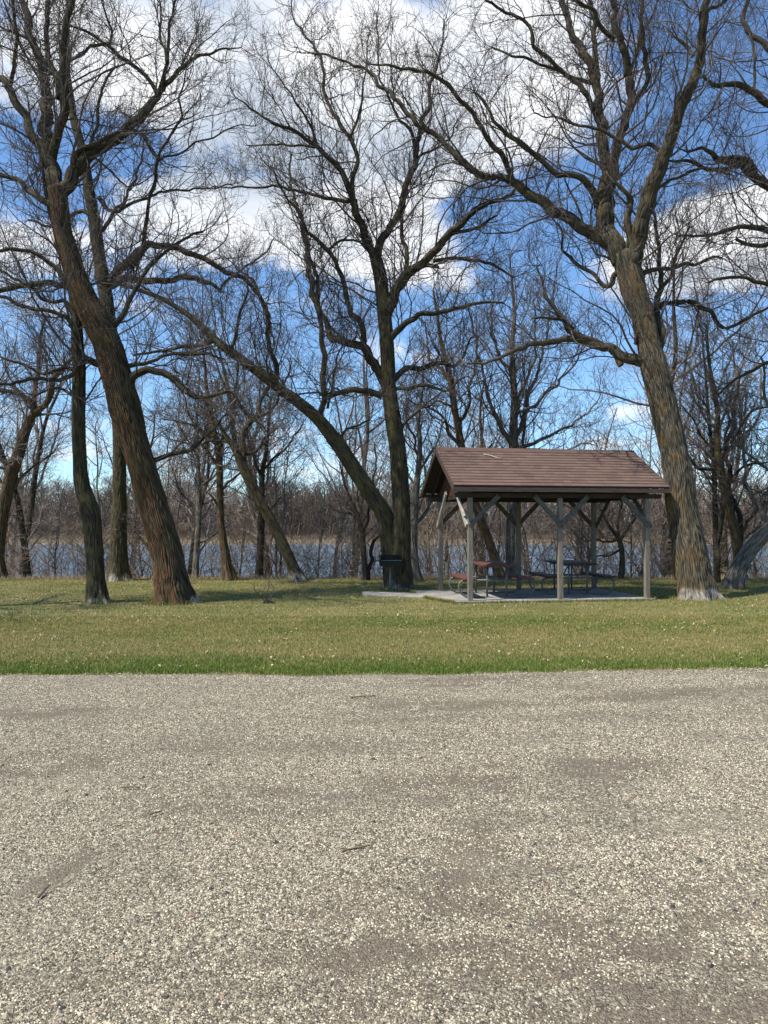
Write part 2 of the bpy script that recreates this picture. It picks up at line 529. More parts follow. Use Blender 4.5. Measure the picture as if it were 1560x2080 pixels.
def build_ground():
    xs = np.unique(np.concatenate([np.linspace(-3000, -60, 14), np.linspace(-60, -14, 24), np.linspace(-14, 14, 90), np.linspace(14, 60, 24), np.linspace(60, 3000, 14)]))
    ys = np.unique(np.concatenate([np.linspace(-1500, -8, 8), np.linspace(-8, 8, 6), np.linspace(8, 32, 90), np.linspace(32, 134, 10), np.linspace(134, 146, 16), np.linspace(150, 310, 12), np.linspace(350, 4000, 6)]))
    X, Y = np.meshgrid(xs, ys)
    Z = ground_z(X, Y)
    n = len(xs)
    idx = np.arange(X.size).reshape(X.shape)
    F = np.stack([idx[:-1, :-1], idx[:-1, 1:], idx[1:, 1:], idx[1:, :-1]], -1).reshape(-1, 4)
    m, nt, b = newmat('turf'); g = G(nt); v = g.coord('Position')
    big, fine, tiny = g.noise(v, 0.5, 5, 0.6), g.noise(g.coord('Position', scale=(0.45, 1.5, 1)), 2.2, 5, 0.6), g.noise(v, 45, 5, 0.75)
    c = g.mix(g.rng(g.math('ADD', g.math('MULTIPLY', big, 0.5), g.math('MULTIPLY', fine, 0.5)), 0.38, 0.6), (0.09, 0.11, 0.025), (0.20, 0.17, 0.065))
    c = g.mix(g.rng(tiny, 0.4, 0.75), c, (0.20, 0.165, 0.085))
    y = g.xyz(g.coord('Position'))[1]
    c = g.mix(g.rng(g.math('ADD', y, g.math('MULTIPLY', fine, 1.2)), 23.3, 24.6), c, g.mix(tiny, (0.10, 0.07, 0.045), (0.30, 0.225, 0.14)))
    c = g.mix(g.rng(y, 138.0, 141), c, (0.13, 0.098, 0.066))
    c = g.mix(g.rng(y, 146, 150), c, g.mix(tiny, (0.11, 0.08, 0.055), (0.2, 0.15, 0.10)))
    g.L(c, b.inputs['Base Color']); g.bump(tiny, b, 0.8, 0.03)
    o = mesh_obj('ground', np.stack([X, Y, Z], -1), F, m, smooth=True)
    tag(o, 'green and straw coloured lawn with a bank down to the lake', kind='structure')


TRACKS = [([(430, 2010), (700, 1965), (860, 1880), (930, 1780), (960, 1690)], 0.17, 1.0), ([(-60, 1930), (20, 1850), (110, 1785), (180, 1745)], 0.06, 1.0),
          ([(400, 1640), (700, 1620), (1000, 1585), (1300, 1560)], 0.35, 0.95), ([(780, 1440), (1100, 1428), (1330, 1415), (1640, 1395)], 0.22, 1.0),
          ([(885, 1396), (940, 1394), (1050, 1389)], 0.07, 1.2), ([(1040, 1376), (1250, 1370), (1560, 1364)], 0.06, 0.9),
          ([(700, 2060), (860, 2020), (1150, 1990), (1560, 1950)], 0.14, 0.7), ([(100, 1540), (350, 1530), (600, 1520), (900, 1500)], 0.3, 0.6),
          ([(820, 1960), (900, 1930), (1000, 1950)], 0.10, 0.9), ([(1000, 1860), (1090, 1800), (1130, 1740)], 0.12, 0.5), ([(-50, 2060), (150, 2010), (420, 1990)], 0.10, 0.8)]


def wear(x, y):
    """0 loose stone .. 1 packed fines, along the swept wheel lines of the track"""
    x, y = np.asarray(x, float), np.asarray(y, float)
    w = 0.95 * np.clip((fbm(x * 0.45 + 0.2 * y + 40, y * 1.3 - 0.2 * x + 40, 61, 4) - 0.47) * 3.6, 0, 1)
    jit = 0.10 * (fbm(x * 2 + 30, y * 2 + 30, 62) - 0.5)
    for pts, wd, amt in TRACKS:
        P = np.array([gp(a, b)[:2] for a, b in pts])
        P = catmull(np.column_stack([P, np.zeros(len(P))]), 0.15)[:, :2]
        dm = np.full(x.shape, 9e9)
        for a, b in zip(P[:-1], P[1:]):
            ab = b - a
            t = np.clip(((x - a[0]) * ab[0] + (y - a[1]) * ab[1]) / (ab @ ab + 1e-9), 0, 1)
            dm = np.minimum(dm, (x - a[0] - t * ab[0]) ** 2 + (y - a[1] - t * ab[1]) ** 2)
        w = np.maximum(w, 0.85 * amt * np.exp(-((np.sqrt(dm) + jit) / wd) ** 2))
    return np.clip(w * np.clip(0.50 + 2.0 * (fbm(x * 3.0 + 30, y * 6 + 30, 63, 5) - 0.38), 0, 1), 0, 1)


def build_road():
    xs = np.unique(np.concatenate([np.linspace(-400, -12, 40), np.linspace(-12, 12, 560), np.linspace(12, 400, 40)]))
    ts = np.concatenate([np.linspace(0, 0.52, 12), np.linspace(0.53, 0.97, 190), np.linspace(0.972, 1, 14)])
    X = np.repeat(xs[None], len(ts), 0)
    E = road_edge(xs)[None]
    Y = -6 + (E + 6) * ts[:, None]
    # low swells and worn wheel lines, pressed a little into the surface
    Z = 0.012 + 0.03 * (fbm(X * 0.6 + 40, Y * 0.9 + 40, 21) - 0.5) + 0.012 * (fbm(X * 3 + 40, Y * 5 + 40, 22) - 0.5)
    WR = wear(X, Y)
    Z = Z - 0.008 * WR
    d = (E - Y)
    Z = Z * np.clip(d / 0.25, 0, 1) + 0.004 - 0.03 * np.clip((0.02 - d) / 0.02, 0, 1)
    Z = np.maximum(Z, np.where(d > 0.02, 0.004, -0.03))
    idx = np.arange(X.size).reshape(X.shape)
    F = np.stack([idx[:-1, :-1], idx[:-1, 1:], idx[1:, 1:], idx[1:, :-1]], -1).reshape(-1, 4)
    m, nt, b = newmat('gravel_surface'); g = G(nt)
    v = g.coord('Position')
    warp = g.mix(0.05, v, g.noise(v, 30, 2, 0.5, 0, True), 'ADD')
    cell = g.N('ShaderNodeTexVoronoi'); g.L(warp, cell.inputs['Vector']); cell.inputs['Scale'].default_value = 85
    cell2 = g.N('ShaderNodeTexVoronoi'); g.L(warp, cell2.inputs['Vector']); cell2.inputs['Scale'].default_value = 170
    r1, r2 = g.xyz(cell.outputs['Color'])[0], g.xyz(cell2.outputs['Color'])[1]
    stops = [(0.0, (0.025, 0.02, 0.015)), (0.35, (0.10, 0.081, 0.056)), (0.6, (0.225, 0.183, 0.125)), (0.85, (0.47, 0.40, 0.275)), (1.0, (0.72, 0.65, 0.48))]
    a = g.ramp(r1, stops); bb = g.ramp(r2, stops)
    c = g.mix(0.5, a, bb)
    wa = g.N('ShaderNodeAttribute'); wa.attribute_name = 'wear'
    patch = g.noise(v, 9, 4, 0.6)
    fines = g.rng(g.math('ADD', wa.outputs['Fac'], g.math('MULTIPLY', g.math('SUBTRACT', patch, 0.5), 0.5)), 0.1, 0.75)
    c = g.mix(g.math('MULTIPLY', fines, 0.85), c, g.mix(r2, (0.115, 0.088, 0.060), (0.22, 0.175, 0.122)))
    c = g.mix(g.rng(g.noise(v, 0.8, 4, 0.6), 0.5, 0.72, 0, 0.28), c, (0.40, 0.345, 0.245))
    g.L(c, b.inputs['Base Color'])
    h = g.math('ADD', g.math('MULTIPLY', cell.outputs['Distance'], -1.0), g.math('MULTIPLY', cell2.outputs['Distance'], -0.5))
    g.bump(h, b, 0.9, 0.012)
    o = mesh_obj('road', np.stack([X, Y, Z], -1), F, m, smooth=True, attrs={'wear': ('FLOAT', WR)})
    tag(o, 'pale crushed gravel track in front of the lawn', kind='structure')
    # loose stones
    n = 740000
    u = rng.random(n)
    yy = 1.7 + (8.6 - 1.7) * u ** 1.0
    keep = rng.random(n) < np.clip(3.2 / yy, 0.25, 1)
    yy = yy[keep]
    xx = (rng.random(len(yy)) * 2 - 1) * (0.56 * yy + 2.2)
    dens = fbm(xx * 1.6 + 70, yy * 3.2 + 70, 33)
    keep = (yy < road_edge(xx) + 0.30 * rng.random(len(yy)) ** 3) & (rng.random(len(yy)) < np.clip((dens - 0.30) * 4.5, 0.15, 1) * (1 - 0.84 * wear(xx, yy)))
    xx, yy = xx[keep], yy[keep]
    n = len(xx)
    sz = 0.0026 + 0.0033 * rng.random(n) ** 1.5 + 0.0018 * np.clip(yy / 8, 0, 1)
    bigm = rng.random(n) < 0.003
    sz = np.where(bigm, 0.010 + 0.009 * rng.random(n), sz)
    # height of the road there (same swells)
    E = road_edge(xx); d = E - yy
    zz = 0.012 + 0.03 * (fbm(xx * 0.6 + 40, yy * 0.9 + 40, 21) - 0.5) + 0.012 * (fbm(xx * 3 + 40, yy * 5 + 40, 22) - 0.5) - 0.008 * wear(xx, yy)
    zz = np.maximum(zz * np.clip(d / 0.25, 0, 1) + 0.004, 0.004)
    base = np.array([(1, 0, 0), (0.3, 0.95, 0), (-0.8, 0.6, 0), (-0.8, -0.6, 0), (0.3, -0.95, 0), (0.25, 0.1, 0.85), (-0.25, -0.1, 0.75)])
    f = np.array([(0, 1, 5), (1, 2, 5), (2, 6, 5), (2, 3, 6), (3, 4, 6), (4, 5, 6), (4, 0, 5)])
    V = base[None] * (1 + 0.5 * (rng.random((n, 7, 3)) - 0.5))
    th = rng.random(n) * 6.28
    c_, s_ = np.cos(th)[:, None], np.sin(th)[:, None]
    asp = 0.65 + 0.6 * rng.random((n, 1))
    x0, y0 = V[:, :, 0] * asp, V[:, :, 1] / asp
    Vx = (x0 * c_ - y0 * s_) * sz[:, None] + xx[:, None]
    Vy = (x0 * s_ + y0 * c_) * sz[:, None] + yy[:, None]
    Vz = (V[:, :, 2] * (0.8 + 0.5 * rng.random((n, 1))) - 0.25) * sz[:, None] + zz[:, None]
    V = np.stack([Vx, Vy, Vz], -1).reshape(-1, 3)
    F = (f[None] + np.arange(n)[:, None, None] * 7).reshape(-1, 3)
    pal = np.array([(0.60, 0.53, 0.375), (0.45, 0.385, 0.265), (0.30, 0.245, 0.165), (0.165, 0.133, 0.09), (0.095, 0.080, 0.062), (0.045, 0.044, 0.042), (0.72, 0.66, 0.50), (0.30, 0.20, 0.13)])
    ci = rng.choice(8, n, p=[0.17, 0.19, 0.17, 0.16, 0.14, 0.09, 0.04, 0.04])
    ci = np.where(bigm, rng.choice(np.array([2, 3, 4, 5, 7, 1]), n), ci)
    tone = pal[ci] * (0.85 + 0.3 * rng.random((n, 1)))
    tone = np.concatenate([tone, np.ones((n, 1))], 1)
    tone = np.repeat(tone[:, None], 7, 1)
    o = mesh_obj('gravel', V, F, M['stone'], attrs={'tone': ('FLOAT_COLOR', tone)})
    tag(o, 'loose crushed stones lying on the gravel track', kind='stuff')


def build_lake():
    m, nt, b = newmat('lake_water'); g = G(nt)
    b.inputs['Base Color'].default_value = (0.10, 0.175, 0.245, 1)
    b.inputs['Roughness'].default_value = 0.12
    b.inputs['Specular IOR Level'].default_value = 0.5
    w = g.noise(g.coord('Position', scale=(0.5, 1.2, 1)), 2.2, 6, 0.62, 0.3)
    g.bump(w, b, 0.8, 0.22)
    xs, ys = np.array([-1500., -100, 0, 100, 1500]), np.array([25.0, 60, 100, 141.5])
    X, Y = np.meshgrid(xs, ys)
    idx = np.arange(X.size).reshape(X.shape)
    F = np.stack([idx[:-1, :-1], idx[:-1, 1:], idx[1:, 1:], idx[1:, :-1]], -1).reshape(-1, 4)
    o = mesh_obj('lake', np.stack([X, Y, X * 0 + WATER_Z], -1), F, m)
    tag(o, 'blue grey rippled lake beyond the lawn', kind='structure')


SLAB = []    # filled by the shelter: regions without grass


def blades(name, x, y, h, w, tone, mat, label, lean=0.5):
    n = len(x)
    th = rng.random(n) * 6.28
    ld = rng.random(n) * 6.28
    ln = lean * rng.random(n) * h
    z = ground_z(x, y)
    a = np.stack([np.cos(th), np.sin(th), th * 0], -1) * w[:, None] / 2
    p = np.stack([x, y, z - 0.004], -1)
    t = p + np.stack([np.cos(ld) * ln, np.sin(ld) * ln, h], -1)
    mid = p * 0.45 + t * 0.55 + np.stack([-np.cos(ld) * ln * 0.2, -np.sin(ld) * ln * 0.2, h * 0.04], -1)
    V = np.stack([p - a, p + a, mid + a * 0.7, mid - a * 0.7, t], 1).reshape(-1, 3)
    i = np.arange(n)[:, None] * 5
    F4 = i + np.array([[0, 1, 2, 3]]); F3 = i + np.array([[3, 2, 4]])
    tt = np.repeat(np.concatenate([tone, np.ones((n, 1))], 1)[:, None], 5, 1)
    o = mesh_obj(name, V, [F4, F3], mat, attrs={'tone': ('FLOAT_COLOR', tt)})
    return tag(o, label, kind='stuff')


def inside_slab(x, y):
    r = np.zeros(len(x), bool)
    for poly in SLAB:
        q = np.ones(len(x), bool)
        for (x0, y0), (x1, y1) in zip(poly, poly[1:] + poly[:1]):
            q &= (x1 - x0) * (y - y0) - (y1 - y0) * (x - x0) > 0
        r |= q
    return r


def build_grass():
    def field(n, y0, y1, pw):
        y = y0 + (y1 - y0) * rng.random(n) ** pw
        x = (rng.random(n) * 2 - 1) * (0.56 * y + 3.0)
        e = road_edge(x)
        k = (y > e - 0.06 + 0.34 * fbm(x * 2.3 + 60, y * 0.5 + 60, 77) * rng.random(n) ** 0.5) & ~inside_slab(x, y)
        return x[k], y[k]
    x1, y1 = field(240000, 8.0, 13.5, 1.5)
    x2, y2 = field(225000, 11.0, 24.2, 1.0)
    x, y = np.concatenate([x1, x2]), np.concatenate([y1, y2])
    d = y - road_edge(x)
    patch = fbm(x * 0.45 + 80, y * 0.9 + 80, 41)
    patch2 = fbm(x * 1.8 + 80, y * 3.0 + 80, 45)
    # verge by the track is lush, then a worn straw band, then mixed turf
    green = np.clip(1.2 - (d + 1.1 * (patch - 0.5) + 0.7 * (patch2 - 0.5)) * 0.75, 0, 1)
    green = np.maximum(green, np.clip((patch - 0.45) * 3.5, 0, 1) * 0.65 * np.clip((d - 2.2) / 2, 0.25, 1))
    green = np.clip(green + (patch2 - 0.5) * 1.5 - 0.25 * np.exp(-((d - 1.75 + 0.5 * (patch - 0.5)) / 0.5) ** 2), 0, 1)
    straw = rng.random(len(x)) > 0.17 + 0.73 * green
    G1, G2 = np.array([0.068, 0.130, 0.014]), np.array([0.17, 0.235, 0.038])
    T1, T2 = np.array([0.22, 0.175, 0.055]), np.array([0.47, 0.36, 0.14])
    r = rng.random((len(x), 1))
    tone = np.where(straw[:, None], T1 + (T2 - T1) * r, G1 + (G2 - G1) * r)
    h = (0.025 + 0.021 * rng.random(len(x))) * (1 + 0.45 * np.clip(1 - d / 1.3, 0, 1)) * np.where(straw, 0.85, 1)
    w = 0.0035 + 0.00035 * y * (0.6 + 0.8 * rng.random(len(x)))
    blades('grass', x, y, h, w, tone, M['blade'], 'short spring turf of green and straw blades', 0.9)
    # longer tufts that the mower leaves round trunks, posts and the slab
    bx, by, bw = [], [], []
    for (px, py, yy, rr) in ((352, 1222, 15.9, .52), (197, 1222, 15.9, .27), (815, 1199, 19.2, .36), (800, 1190, 19.35, .3), (1415, 1213, 16.85, .58), (240, 1176, 23, .42), (604, 1184, 22.3, .28), (465, 1178, 23, .26), (1492, 1196, 19.6, .34), (1507, 1192, 21.5, .24), (846, 1186, 22.6, .2), (793, 1201, 18.75, .05)):
        b = at(px, py, yy); k = int(900 * rr + 60)
        a = rng.random(k) * 6.28; q = rr * (0.8 + 0.45 * rng.random(k))
        bx.append(b[0] + q * np.cos(a)); by.append(yy + q * np.sin(a))
    for (x0, y0), (x1, y1) in zip(SLAB[0], SLAB[0][1:] + SLAB[0][:1]):
        t = rng.random(900); n_ = np.array((y1 - y0, x0 - x1)) / math.hypot(y1 - y0, x0 - x1) * 0.03
        bx.append(x0 + (x1 - x0) * t + n_[0] * (0.2 + rng.random(900))); by.append(y0 + (y1 - y0) * t + n_[1] * (0.2 + rng.random(900)))
    bx, by = np.concatenate(bx), np.concatenate(by)
    k = ~inside_slab(bx, by); bx, by = bx[k], by[k]
    r = rng.random((len(bx), 1)); st = rng.random((len(bx), 1)) > 0.5
    blades('grass_tufts', bx, by, 0.05 + 0.07 * rng.random(len(bx)), 0.008 + 0 * bx, np.where(st, T1 + (T2 - T1) * r, G1 + (G2 - G1) * r), M['blade'], 'longer grass left round the trunks and the concrete slab', 0.8)
    # dry litter fringe on the brow of the bank
    n = 26000
    y = EDGE_Y - 0.5 + 1.6 * rng.random(n) ** 0.8
    x = (rng.random(n) * 2 - 1) * 16
    k = fbm(x * 0.5 + 60, y + 60, 47) + 0.25 * (y - EDGE_Y) > 0.42
    x, y = x[k], y[k]
    r = rng.random((len(x), 1))
    tone = np.array([0.20, 0.145, 0.085]) * (1 - r) + np.array([0.50, 0.40, 0.26]) * r
    blades('dry_grass', x, y, 0.05 + 0.16 * rng.random(len(x)) ** 2, 0.012 + 0 * x, tone, M['blade'], 'straw coloured dead grass along the brow of the bank', 1.2)
    # reeds at the far waterline
    n = 16000
    x = (rng.random(n) * 2 - 1) * 100
    y = 140.4 + 2.2 * rng.random(n)
    r = rng.random((n, 1))
    tone = np.array([0.13, 0.095, 0.06]) * (1 - r) + np.array([0.25, 0.195, 0.125]) * r
    blades('reeds', x, y, 0.12 + 0.5 * rng.random(n) * (0.3 + fbm(x * 0.1 + 300, y * 0 + 2, 3)), 0.10 + 0 * x, tone, M['blade'], 'pale dry reeds along the far shore of the lake', 0.3)


def build_leaves():
    n = 14000
    y = 8.3 + 15.0 * rng.random(n) ** 0.9
    x = (rng.random(n) * 2 - 1) * (0.56 * y + 2.5)
    k = (y > road_edge(x) - 0.1) & ~inside_slab(x, y) & (fbm(x * 0.8 + 30, y * 1.1 + 30, 51) > 0.36 + 0.2 * rng.random(n))
    x, y = x[k], y[k]; n = len(x)
    z = ground_z(x, y) + 0.02 + 0.03 * rng.random(n)
    s = 0.010 + 0.018 * rng.random(n) ** 2
    base = np.array([(-1, 0, 0), (-0.2, 0.55, 0.3), (1, 0.1, 0), (-0.1, -0.55, 0.35)])
    th = rng.random(n) * 6.28; c_, s_ = np.cos(th)[:, None], np.sin(th)[:, None]
    B = base[None] * (0.7 + 0.6 * rng.random((n, 4, 3)))
    tilt = (rng.random((n, 1)) - 0.5) * 1.4
    bz = B[:, :, 2] + B[:, :, 0] * tilt
    V = np.stack([(B[:, :, 0] * c_ - B[:, :, 1] * s_) * s[:, None] + x[:, None], (B[:, :, 0] * s_ + B[:, :, 1] * c_) * s[:, None] + y[:, None], bz * s[:, None] + z[:, None]], -1).reshape(-1, 3)
    i = np.arange(n)[:, None] * 4
    F = np.concatenate([i + np.array([[0, 1, 2]]), i + np.array([[0, 2, 3]])])
    r = rng.random((n, 1))
    tone = np.array([0.30, 0.22, 0.12]) * (1 - r) + np.array([0.58, 0.49, 0.29]) * r
    dark = rng.random(n) < 0.12
    tone[dark] *= 0.25
    tt = np.repeat(np.concatenate([tone, np.ones((n, 1))], 1)[:, None], 4, 1)
    o = mesh_obj('fallen_leaves', V, F, M['leaf'], attrs={'tone': ('FLOAT_COLOR', tt)})
    tag(o, 'pale dry leaves scattered over the lawn', kind='stuff')

# ------------------------------------------------------------------ shelter
YAW = R(9.2)
SH = np.array([1.86, 15.97])


def build_shelter():
    root = empty('picnic_shelter', (SH[0], SH[1], 0.0), YAW)
    tag(root, 'open picnic shelter with brown shingled gable roof on grey timber posts', 'picnic shelter')
    W_, D_ = 4.10, 2.70
    u0, u1, v0, v1 = -0.42, 4.50, -0.26, D_ + 0.26
    vr = D_ / 2
    ze, zr = 2.528, 3.473      # roof surface at eave and ridge
    zb = 2.34
    for i, u in enumerate((0, W_ / 2, W_)):
        for v in (0, D_):
            m = MB(); m.box(u - 0.052, u + 0.052, v - 0.052, v + 0.052, 0.03, zb - 0.062)
            m.build('post', M['post'], root, 0.006)
    for v in (0, D_):
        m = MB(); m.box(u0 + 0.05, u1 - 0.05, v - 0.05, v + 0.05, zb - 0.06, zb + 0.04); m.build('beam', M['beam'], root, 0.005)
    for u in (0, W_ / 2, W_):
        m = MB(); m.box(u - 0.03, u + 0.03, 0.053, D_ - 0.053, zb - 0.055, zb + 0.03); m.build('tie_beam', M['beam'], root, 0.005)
    # knee braces along the beams and across the ends
    bz0, bz1, bl = 1.70, 2.30, 0.62
    for v in (0, D_):
        for u in (0, W_ / 2, W_):
            for s in (-1, 1):
                if (u == 0 and s < 0) or (u == W_ and s > 0): continue
                yy = v - 0.0775 if v == 0 else v + 0.0775
                m = MB(); m.bar((u + s * 0.03, yy, bz0), (u + s * (bl + 0.03), yy, bz1), 0.045, 0.13, (0, 1, 0)) if False else m.bar((u - s * 0.02, yy, bz0 - 0.04), (u + s * bl, yy, bz1 + 0.02), 0.105, 0.045, (0, 1, 0))
                m.build('brace', M['brace'], root, 0.004)
    for u, o in ((0, -0.0785), (W_, 0.0785)):
        for v, s in ((0, 1), (D_, -1)):
            m = MB(); m.bar((u + o, v - s * 0.02, bz0 - 0.04), (u + o, v + s * 0.88, 2.46), 0.105, 0.045, (1, 0, 0))
            m.build('brace', M['pale_wood'] if u == 0 else M['brace'], root, 0.004)
    # roof deck (real thickness), shingle courses overlapping on it
    def slope_pt(side, t, lift=0.0):
        """t: 0 eave .. 1 ridge"""
        v = (v0 + (vr - v0) * t) if side < 0 else (v1 + (vr - v1) * t)
        return v, ze + (zr - ze) * t + lift
    for side in (-1, 1):
        (va, za), (vb, zb_) = slope_pt(side, 0), slope_pt(side, 1)
        m = MB()
        c = [(u0, va, za - 0.035), (u1, va, za - 0.035), (u1, vb, zb_ - 0.035), (u0, vb, zb_ - 0.035)]
        m.hexa(c + [(p[0], p[1], p[2] + 0.03) for p in c])
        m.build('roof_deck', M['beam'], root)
        # rafters under the deck
        for k in range(9):
            u = u0 + 0.25 + (u1 - u0 - 0.5) * k / 8
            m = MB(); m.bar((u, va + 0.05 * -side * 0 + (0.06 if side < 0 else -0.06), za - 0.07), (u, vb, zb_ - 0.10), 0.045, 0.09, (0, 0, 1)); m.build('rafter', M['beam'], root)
        n = 13
        V, F, UV = [], [], []
        for k in range(n):
            ta, tb = k / n - 0.012, (k + 1) / n + 0.01
            a0, z0 = slope_pt(side, ta, 0.024); a1, z1 = slope_pt(side, tb, 0.006)
            nu = 60
            b = len(V)
            for j in range(nu + 1):
                u = u0 - 0.02 + (u1 - u0 + 0.04) * j / nu
                w = 0.004 * (random.random() - 0.5)
                V += [(u, a0, z0 - 0.014), (u, a0 + w, z0 + w), (u, a1, z1)]
                UV += [(u, k + 0.05), (u, k + 0.1), (u, k + 0.95)]
            for j in range(nu):
                q = b + 3 * j
                F += [(q, q + 3, q + 4, q + 1), (q + 1, q + 4, q + 5, q + 2)] if side < 0 else [(q, q + 1, q + 4, q + 3), (q + 1, q + 2, q + 5, q + 4)]
        o = mesh_obj('roof_shingles', V, np.array(F), M['shingle'], root)
        uv = o.data.uv_layers.new(name='UVMap')
        li = np.zeros(len(o.data.loops), np.int32); o.data.loops.foreach_get('vertex_index', li)
        uv.data.foreach_set('uv', np.array(UV, np.float32)[li].ravel())
        # fascia under the eave
        e = va + (0.0 if side < 0 else 0.0)
        m = MB(); y0_, y1_ = (e - 0.028, e + 0.006) if side < 0 else (e - 0.006, e + 0.028)
        m.box(u0, u1, y0_, y1_, za - 0.135, za - 0.045); m.build('fascia', M['stain'], root, 0.003)
        # rake boards on the gable ends
        for u, s in ((u0, -1), (u1, 1)):
            m = MB()
            ua, ub = (u - 0.03, u - 0.002) if s < 0 else (u + 0.002, u + 0.03)
            yo = -0.03 if side < 0 else 0.03
            c = []
            for uu in (ua, ub):
                c.append([(uu, va + yo, za - 0.135), (uu, vb, zb_ - 0.13), (uu, vb, zb_ + 0.012), (uu, va + yo, za + 0.006)])
            m.hexa(c[0] + c[1]); m.build('rake_board', M['stain'], root)
    m = MB()
    for s in (-1, 1):
        c = [(u0 - 0.02, vr, zr + 0.024), (u1 + 0.02, vr, zr + 0.024), (u1 + 0.02, vr + s * 0.14, zr - 0.075), (u0 - 0.02, vr + s * 0.14, zr - 0.075)]
        m.hexa(c + [(p[0], p[1], p[2] + 0.016) for p in c])
    m.build('ridge_cap', M['shingle'], root)
    for u in (0.02, W_ - 0.02):
        m = MB(); a = 0.02
        zv = lambda v: ze + (zr - ze) * (v - v0) / (vr - v0) - 0.055
        c0 = [(u - a, -0.1, zb + 0.045), (u - a, D_ + 0.1, zb + 0.045), (u - a, vr, zv(vr)), ]
        n_ = m
        pts = [(-0.1, zb + 0.045), (D_ + 0.1, zb + 0.045), (D_ + 0.1, zv(-0.1)), (vr, zv(vr)), (-0.1, zv(-0.1))]
        V = [(u - a, p, q) for p, q in pts] + [(u + a, p, q) for p, q in pts]
        n_.add(V, [(0, 1, 2, 3, 4), (9, 8, 7, 6, 5)] + [(i, i + 5, (i + 1) % 5 + 5, (i + 1) % 5) for i in range(5)])
        m.build('gable_panel', M['gable'], root)
    # floor slab and the strip to the grill
    c, s = math.cos(YAW), math.sin(YAW)
    loc = lambda u, v: (SH[0] + u * c - v * s, SH[1] + u * s + v * c)
    slab = [loc(-0.35, -0.13), loc(W_ + 0.12, -0.10), loc(W_ + 0.14, D_ + 0.2), loc(-0.75, D_ + 0.2), loc(-0.75, 1.05)]
    walk = [(-0.50, 17.55), loc(-0.75, 1.15), loc(-0.75, 2.1), (-0.54, 18.5)]
    for nm, poly, zt, lab in (('pavement', slab, 0.045, 'pale concrete floor slab under the picnic shelter'), ('path', walk, 0.041, 'narrow concrete strip from the shelter to the grill')):
        m = MB(); n = len(poly)
        V = [(x, y, -0.1) for x, y in poly] + [(x, y, zt) for x, y in poly]
        m.add(V, [tuple(range(n))[::-1], tuple(range(n, 2 * n))] + [(i, (i + 1) % n, (i + 1) % n + n, i + n) for i in range(n)])
        o = m.build(nm, M['concrete'], None, 0.006)
        tag(o, lab, kind='structure')
    SLAB.append(slab); SLAB.append(walk)
    return loc


def picnic_table(x, y, rz, L_, mat, label):
    t = empty('picnic_table', (x, y, 0.045), rz)
    tag(t, label, 'picnic table', 'picnic tables under the shelter')
    def plank(name, xa, xb, z, th=0.045):
        m = MB(); m.box(xa, xb, -L_ / 2, L_ / 2, z - th, z); return m.build(name, mat, t, 0.006)
    wt = 0.74
    k = 4
    for i in range(k):
        a = -wt / 2 + i * wt / k
        plank('top_plank', a + 0.005, a + wt / k - 0.005, 0.76)
    for s in (-1, 1):
        for j in range(2):
            a = s * 0.66 + (-0.14 + j * 0.14)
            plank('seat_plank', a + 0.004, a + 0.136, 0.46)
    for e in (-1, 1):
        yy = e * (L_ / 2 - 0.30)
        r = 0.024
        for s in (-1, 1):
            pts = [(s * 0.50, yy, 0.40), (s * 0.74, yy, 0.40), (s * 0.82, yy, 0.37), (s * 0.865, yy, 0.30), (s * 0.86, yy, 0.20), (s * 0.80, yy, 0.09), (s * 0.70, yy, 0.035), (s * 0.55, yy, 0.024), (s * 0.0, yy, 0.024)]
            m = MB(); m.tube(pts, r, 8); m.build('leg_loop', M['galv'], t, smooth=True)
        for s in (-1, 1):
            m = MB(); m.tube([(s * 0.22, yy, 0.03), (s * 0.22, yy, 0.715)], r, 8); m.build('upright', M['galv'], t, smooth=True)
        m = MB(); m.tube([(-0.52, yy, 0.40), (0.52, yy, 0.40)], 0.02, 8); m.tube([(-0.33, yy, 0.70), (0.33, yy, 0.70)], 0.02, 8)
        m.build('cross_bar', M['galv'], t, smooth=True)
    for s in (-1, 1):
        m = MB(); m.tube([(0, s * (L_ / 2 - 0.32), 0.40), (0, s * 0.1, 0.70)], 0.014, 6); m.build('diagonal_strut', M['galv'], t, smooth=True)
    return t


